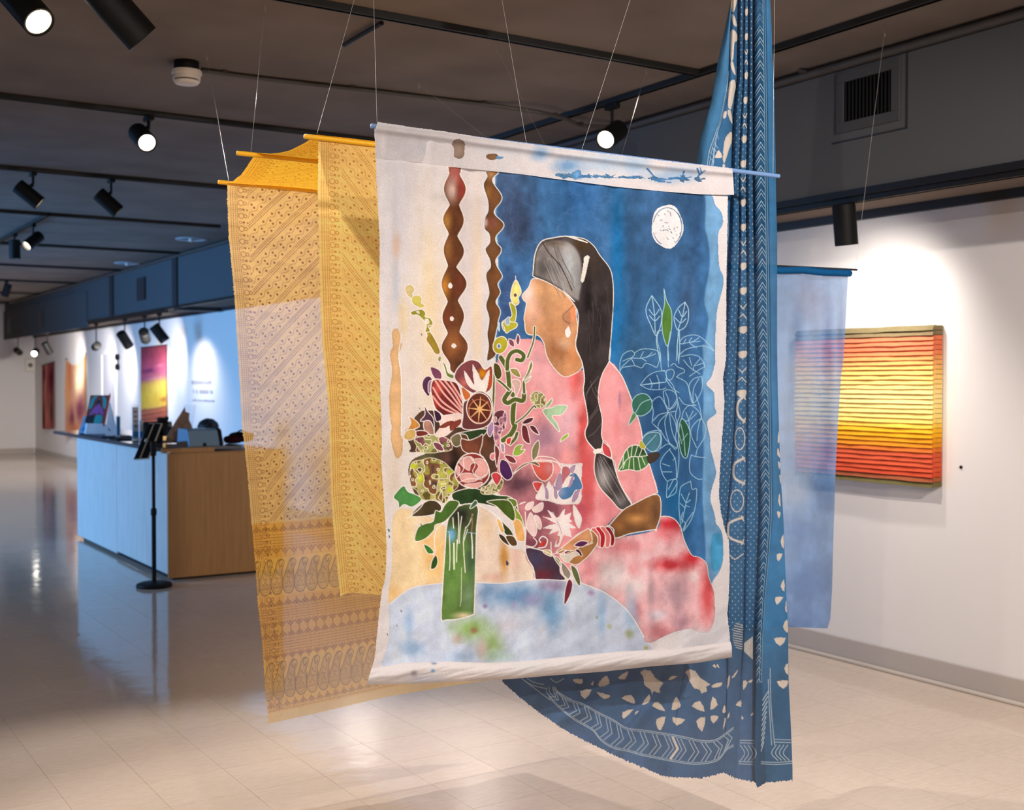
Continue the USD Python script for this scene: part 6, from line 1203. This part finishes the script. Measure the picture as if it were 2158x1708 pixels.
D = dye_far(s, t, [(160, 100, 60, 130, (100, 30, 50), 1), (70, 120, 26, 300, (226, 170, 150), .9), (40, 60, 40, 60, (120, 40, 56), .8), (150, 300, 40, 110, (80, 60, 50), .9), (90, 330, 50, 90, (206, 120, 110), .9), (20, 330, 20, 120, (44, 36, 34), .9)], (170, 96, 88))
h3 = thing('crimson_hanging', 'dark crimson and pink wall hanging farthest along the wall', 'hanging', v.mean(0)); part(h3, 'cloth', (v, q), M_farcloth, True, cd=D.albedo())
part(h3, 'top_bar', rod((XW - .02, wy(91), wz(91, 771)), (XW - .02, wy(117), wz(117, 763)), .01), M_black, True)
# lettered wall text: too blurred to read, kept as rows of thin grey strokes
tx = thing('wall_text', 'faint grey lettered introduction text on the brightly lit wall', 'wall text', (XW, wy(430), 1.3)); r = np.random.default_rng(2)
M_txt = simple('vinyl_grey', (176, 170, 176), .6)
for (py, h_, px0, px1) in ((806, 9, 404, 447), (825, 9, 404, 449), (844, 3.5, 405, 454)):
    a, b_ = wy(px0), wy(px1); zc, hz = wz(px0, py), abs(wz(px0, py) - wz(px0, py - h_)); n = 16 if h_ > 5 else 34; boxes = []
    for k in range(n):
        if r.random() < .14: continue
        y_ = a + (b_ - a) * (k + .1) / n; w_ = abs(b_ - a) / n * .62
        for i in range(2): boxes.append(box(XW - .003, XW, y_ - i * w_ * .6, y_ - i * w_ * .6 - .013 * h_ / 9, zc - hz / 2, zc + hz * r.uniform(.2, .5)))
        boxes.append(box(XW - .003, XW, y_, y_ - w_ * .8, zc + hz * r.uniform(-.45, .4), zc + hz * r.uniform(-.45, .4) + .014))
    part(tx, 'line_of_text', trimesh.util.concatenate(boxes), M_txt)
# plain door in the wall and small fittings
d1 = thing('door_1', 'plain white door in the white wall', kind='structure')
da, db = wy(218), wy(244)
M_door = simple('door_white', (206, 204, 210), .55)
part(d1, 'leaf', box(XW - .012, XW, min(da, db), max(da, db), 0, wz(231, 747), .002), M_door)
zt2 = wz(231, 747)
part(d1, 'frame', [box(XW - .03, XW, max(da, db), max(da, db) + .06, 0, zt2 + .06, .002), box(XW - .03, XW, min(da, db) - .06, min(da, db), 0, zt2 + .06, .002), box(XW - .03, XW, min(da, db), max(da, db), zt2, zt2 + .06, .002)], M_wall)
part(d1, 'handle', rod((XW - .05, min(da, db) + .08, 1.02), (XW - .05, min(da, db) + .2, 1.02), .01), M_steel, True)
yb2 = wy(251); zb2 = wz(251, 762)
wb = thing('wall_bracket', 'small black wall bracket right of the white door', 'bracket', (XW, yb2, zb2))
part(wb, 'upper_knob', revolve([(0, .0), (0, .05), (.05, .05), (.06, .03), (.06, 0)], (XW, yb2, zb2 + .07), (-1, 0, 0), 16), M_black, 40)
part(wb, 'lower_knob', revolve([(0, .0), (0, .05), (.05, .05), (.06, .03), (.06, 0)], (XW, yb2, zb2 - .09), (-1, 0, 0), 16), M_black, 40)
part(wb, 'bar', box(XW - .02, XW, yb2 + .015, yb2 + .045, zb2 - .1, zb2 + .1, .005), M_black)
pc = on_y(63, 770, YF)
wc = thing('wall_clock', 'small pale wall box with a dark round face on the far wall', 'clock', (pc[0], YF, pc[2]))
part(wc, 'case', box(pc[0] - .10, pc[0] + .10, YF - .05, YF, pc[2] - .14, pc[2] + .14, .015), M_white)
part(wc, 'face', revolve([(0, .045), (.055, .045), (.056, 0)], pc, (0, -1, 0), 20), simple('clock_face', (86, 82, 76), .5), 40)
# ---------------------------------------------------------------- tracks, conduits, lamps on the ceiling
ZT = ZC - .03
def track_x(name_label, py_pts, x0, x1):
    """track across the hall through the traced point; returns its y"""
    Y = on_z(py_pts[0], py_pts[1], ZT)[1]
    t = thing('lighting_track', name_label, 'lighting track', (x0, Y, ZC), 'lighting tracks on the ceiling')
    rl_ = part(t, 'rail', box(x0, x1, Y - .018, Y + .018, ZT, ZC, .002), M_trackblack)
    for k in (0, 1): part(rl_, 'end_cap', box((x0 - .012, x1)[k], (x0, x1 + .012)[k], Y - .02, Y + .02, ZT - .002, ZC, .003), M_black)
    part(rl_, 'slot', box(x0 + .01, x1 - .01, Y - .006, Y + .006, ZT - .0015, ZT), M_dark)
    return Y
def track_y(label, px, py, y0, y1):
    X = on_z(px, py, ZT)[0]
    t = thing('lighting_track', label, 'lighting track', (X, y0, ZC), 'lighting tracks on the ceiling')
    rl_ = part(t, 'rail', box(X - .018, X + .018, y0, y1, ZT, ZC, .002), M_trackblack)
    for k in (0, 1): part(rl_, 'end_cap', box(X - .02, X + .02, (y0 - .012, y1)[k], (y0, y1 + .012)[k], ZT - .002, ZC, .003), M_black)
    part(rl_, 'slot', box(X - .006, X + .006, y0 + .01, y1 - .01, ZT - .0015, ZT), M_dark)
    return X
XT, XF = on_z(1400, 184, ZT)[0], XS - .06
TY = [track_x('black lighting track crossing above the painted cloth, nearest of the crossing tracks', (1000, 75), -2.6, XT - .02),
      track_x('black lighting track holding the bright lamp above the yellow rods', (300, 243), -2.6, XT - .02),
      track_x('black lighting track holding two angled lamps at the left', (240, 378), -2.6, XT - .02),
      track_x('black lighting track just beyond the pair of angled lamps', (240, 465), -2.6, XT - .02),
      track_x('black lighting track between the two recessed downlights', (250, 529), -.4, XF),
      track_x('black lighting track meeting the long side track beyond both downlights', (130, 566), -2.6, XF),
      track_x('far black lighting track holding the leftmost small lamp', (90, 596), -2.6, XF),
      track_x('seventh black crossing track, second last before the far wall', (70, 621), -2.6, XF),
      track_x('black crossing track nearest the far wall', (30, 640), -2.6, XF)]
track_y('long black lighting track along the soffit joining the crossing tracks', 1400, 184, YB + .3, TY[2] - .03)
XT2 = track_y('short lengthwise lighting track holding two lamps at the left edge', 45, 486, TY[3] - .02, TY[4] + .9)
tf = on_x(230, 705, XS)[1]
# soffit track for wall lamps
XQ, ZQ = XS + .03, ZS - .02
def soffit_track(label, y0, y1):
    t = thing('lighting_track', label, 'lighting track', (XQ, y0, ZQ), 'lighting tracks under the soffit')
    rl_ = part(t, 'rail', box(XQ - .018, XQ + .018, y0, y1, ZQ - .028, ZQ, .002), M_trackblack)
    part(rl_, 'slot', box(XQ - .006, XQ + .006, y0, y1, ZQ - .030, ZQ - .028), M_dark)
soffit_track('near track under the soffit edge holding the hanging cylinder lamp', -1.0, 5.0)
soffit_track('far track under the soffit edge holding the row of wall lamps', on_x(352, 690, XQ)[1], YF - .6)

def conduit(label, pts, r):
    t = thing('conduit', label, 'conduit', pts[0]); pp_ = part(t, 'pipe', tube(spline(pts, 8), r, 10), M_ceil2, True)
    q = spline(pts, 8)
    for k in range(3, len(q) - 3, max(6, len(q) // 5)):
        d = q[k + 1] - q[k]; d /= np.linalg.norm(d); s_ = np.array([-d[1], d[0], 0]); c = q[k]
        part(pp_, 'strap', trimesh.convex.convex_hull(np.array([c + s_ * a * r * 2.4 + d * b_ * .012 + [0, 0, e] for a in (-1, 1) for b_ in (-1, 1) for e in (r * .4, r)])), M_ceil2)
M_ceil2 = simple('conduit_grey', (70, 66, 64), .6)
zc_ = ZC - .013
conduit('painted conduit running from the smoke detector across the ceiling', [on_z(a, b_, zc_ - o_) for a, b_, o_ in ((424, 148, 0), (560, 166, 0), (800, 193, 0), (1000, 217, 0), (1130, 236, .035), (1190, 250, .035), (1225, 264, .035), (1290, 268, .02))], .012)
yy = on_x(1310, 275, XS - .03)[1]
conduit('long grey conduit along the top of the soffit', [np.array([XS - .03, y_, ZC - .03]) for y_ in (-1.5, 2.0, 5, 8, 12, 17, 22, 25.5)], .02)
# stub of unistrut
a, b_ = on_z(725, 95, ZC - .02), on_z(805, 48, ZC - .02)
part(None, 'ceiling_bar', rod(a, b_, .011, 8), M_trackblack, True, label='short dark bar fixed to the ceiling beside the nearest crossing track', cat='bar')
# smoke detector
p = on_z(393, 130, ZC)
sd = thing('smoke_detector', 'white round smoke detector on a dark ceiling box', 'smoke detector', p)
part(sd, 'mount', revolve([(0, 0), (0, .060), (.045, .060), (.045, 0)], p, (0, 0, -1), 28), M_black, 40)
part(sd, 'base', revolve([(.045, 0), (.045, .072), (.062, .074), (.070, .070)], p, (0, 0, -1), 32), M_white, 40)
dm_ = part(sd, 'dome', revolve([(.070, .068), (.088, .066), (.090, .058), (.094, .058), (.096, .064), (.108, .054), (.112, .03), (.112, 0)], p, (0, 0, -1), 32), M_white, 40)
part(dm_, 'slot_ring', revolve([(.0895, .0585), (.0945, .0585)], p, (0, 0, -1), 32), M_dark, 40)
for k, (px, py) in enumerate(((403, 504), (268, 555))):
    p = on_z(px, py, ZC)
    t = thing('downlight', ['recessed ceiling downlight nearer the viewer, right of the other', 'recessed ceiling downlight farther away, left of the other'][k], 'downlight', p, 'recessed ceiling downlights')
    part(t, 'trim_ring', revolve([(0, .17), (.008, .17), (.012, .15), (.004, .125), (0, .12)], p, (0, 0, -1), 32), simple('downlight_ring_%d' % k, (190, 205, 220), .25), 40)
    rf_ = part(t, 'reflector', revolve([(-.0, .124), (.003, .11), (.004, .05), (.004, 0)], p, (0, 0, -1), 32), simple('downlight_reflector_%d' % k, (120, 130, 140), .15, metal=1), 40)
    part(rf_, 'bulb', revolve([(0, .03), (.018, .028), (.028, .015), (.030, 0)], p + [0, 0, -.004], (0, 0, -1), 16), M_white, 40)

M_lens_on = glow('lamp_lens_bright', (255, 246, 234), 30); M_lens_dim = glow('lamp_lens_dim', (255, 240, 214), 5.0)
M_bezel = simple('lamp_bezel', (200, 190, 170), .3)
M_lens_off = simple('lamp_lens_off', (60, 58, 56), .1)
def lamp(label, body, aim, top, on=2, rad=.056, ln=.20, light=None):
    """cylinder track lamp: body = centre of the can, aim = point it faces, top = its adapter on a track"""
    body, top = np.asarray(body, float), np.asarray(top, float); d = np.asarray(aim, float) - body; d /= np.linalg.norm(d)
    t = thing('track_lamp', label, 'track lamp', top, 'track lamps under the soffit' if abs(top[0] - XQ) < .01 else 'track lamps on the ceiling')
    part(t, 'adapter', box(top[0] - .02, top[0] + .02, top[1] - .05, top[1] + .05, top[2] - .03, top[2], .004), M_black)
    piv = body - d * .035
    side = np.cross(d, [0, 0, 1.0]); side = side / np.linalg.norm(side) if np.linalg.norm(side) > .05 else np.array([0, 1.0, 0])
    elbow = np.array([top[0], top[1], max(piv[2] + .055, body[2] + .02)])
    sm_ = part(t, 'stem', rod(top - [0, 0, .028], elbow if np.linalg.norm(elbow[:2] - piv[:2]) < .2 else np.array([top[0], top[1], piv[2] + .04]), .009, 10), M_black, True)
    part(sm_, 'swivel', rod(elbow, piv, .014, 10), M_black, True)
    h = ln / 2
    cn_ = part(t, 'can', revolve([(-h, 0), (-h, rad * .9), (-h + .008, rad), (h - .006, rad), (h, rad * .985), (h - .002, rad * .9), (h - .03, rad * .86)], body, d, 36), M_black, 40)
    part(cn_, 'bezel', revolve([(h - .03, rad * .88), (h - .006, rad * .90), (h - .004, rad * .82), (h - .034, rad * .74)], body, d, 36), M_bezel, 40)
    part(cn_, 'lens', revolve([(h - .030, rad * .86), (h - .024, rad * .5), (h - .022, 0)], body, d, 30), (M_lens_off, M_lens_dim, M_lens_on)[on], 40)
    if light:
        cone, power, col = light
        spot('track_lamp_light_%03d' % _names.get(('/World', 'track_lamp'), 0), body + d * (h + .03), aim, cone, power, col, .6, .03)
W1, W2 = (1, .93, .86), (1, .90, .80)
at = lambda px, py, d_: at_d(px, py, d_)
def on_track(Y, px, py):                                   # adapter on a crossing track
    p = on_z(px, py, ZT); return np.array([p[0], Y, ZT])
b0 = at(52, 12, 3.95); lamp('lit track lamp at the top left corner facing the viewer', b0, b0 + np.array([.30, -.62, -.62]), np.array([b0[0] - .1, b0[1] + .02, ZC]), 2, rad=.053)
b0 = at(252, 28, 3.75); lamp('unlit looking black track lamp at the top left, its back to the viewer', b0, b0 + np.array([.62, -.02, -.62]), np.array([b0[0] - .06, b0[1], ZC]), 0)
b0 = on_y(300, 290, TY[1] - .03); lamp('bright lamp on the track over the yellow rods, shining at the viewer', b0, b0 + np.array([.03, -.97, -.5]), on_track(TY[1], 311, 246), 2)
b0 = on_y(60, 410, TY[2]); lamp('left one of two angled lamps with glowing rims', b0, b0 + np.array([.75, -.15, -.62]), on_track(TY[2], 68, 364), 1)
b0 = on_y(228, 427, TY[2]); lamp('right one of two angled lamps with glowing rims', b0, b0 + np.array([.72, -.15, -.66]), on_track(TY[2], 235, 377), 1)
b0 = on_x(70, 508, XT2); lamp('lamp at the left edge tilting to the left with a glowing rim', b0, b0 + np.array([-.62, -.30, -.52]), (XT2, b0[1], ZT), 1)
b0 = on_x(31, 526, XT2); lamp('lamp at the left edge hanging straight down', b0, b0 + np.array([.02, .02, -1]), (XT2, b0[1], ZT), 0)
b0 = on_y(14, 612, TY[6]); lamp('small far lamp at the left edge of the ceiling', b0, b0 + np.array([-.25, .3, -1]), (b0[0], TY[6], ZT), 0)
b0 = on_x(1290, 284, XT); lamp('bright lamp behind the top of the painted cloth, shining left', b0, b0 + np.array([-.81, -.43, -.45]), (XT, b0[1], ZT), 2)
b0 = at(1781, 474, 5.85); lamp('black cylinder lamp hanging straight down below the soffit at the right', b0, b0 + np.array([.14, .02, -1]), (XQ, on_x(1778, 420, XQ)[1], ZQ - .028), 0)
for (px, py, aim, lab, on) in ((263, 716, (XW, on_x(330, 800, XW)[1], 1.4), 'left of three lamps above the sunset hanging', 0), (305, 708, (XW, on_x(330, 800, XW)[1], 1.5), 'middle of three lamps above the sunset hanging', 0), (336, 703, (XW, on_x(430, 820, XW)[1], 1.4), 'right of three lamps above the sunset hanging', 0),
                               (203, 730, (XW - .1, on_x(160, 800, XW)[1] + 2, 1.3), 'round backed lamp above the white door', 0), (74, 743, None, 'brightly shining lamp near the far wall', 2), (38, 741, (XW, on_x(104, 800, XW)[1] - 3, 1.2), 'far lamp left of the brightly shining one', 0), (100, 734, (XW, on_x(160, 800, XW)[1], 1.2), 'far lamp right of the brightly shining one', 0)):
    b0 = on_x(px, py, XQ)
    if aim is None: aim = b0 + np.array([-.35, -.9, -.28])
    big = 1.15 if px in (263, 305, 336) else 1.0
    lamp(lab, b0, aim, (XQ, b0[1], ZQ - .028), on, rad=.06 * big, ln=.22 * big)
# the lamps' light on the walls
for i, (pos, aim, cone, pw_, col) in enumerate((
        (on_x(1781, 520, XQ), (XW, on_x(1815, 700, XW)[1], 1.72), 72, 24, W1),
        (on_x(280, 730, XQ), (XW, wy(328), 1.15), 60, 34, W1), (on_x(318, 722, XQ), (XW, wy(285), 1.2), 66, 44, W1), (on_x(345, 716, XQ), (XW, wy(430), 1.2), 66, 30, W1),
        (on_x(215, 742, XQ), (XW, wy(225), 1.1), 70, 44, W1), (on_x(180, 742, XQ), (XW, wy(163), 1.2), 66, 44, W1), ((XQ, 8.3, 2.36), (XW, 8.6, 1.1), 62, 34, W1), ((XQ, 10.6, 2.36), (XW, 10.9, 1.2), 62, 34, W1), (on_x(120, 748, XQ), (XW, wy(104), 1.2), 66, 60, W1))):
    spot('wall_lamp_light_%d' % i, pos, aim, cone, pw_, col, 1.0, .04)
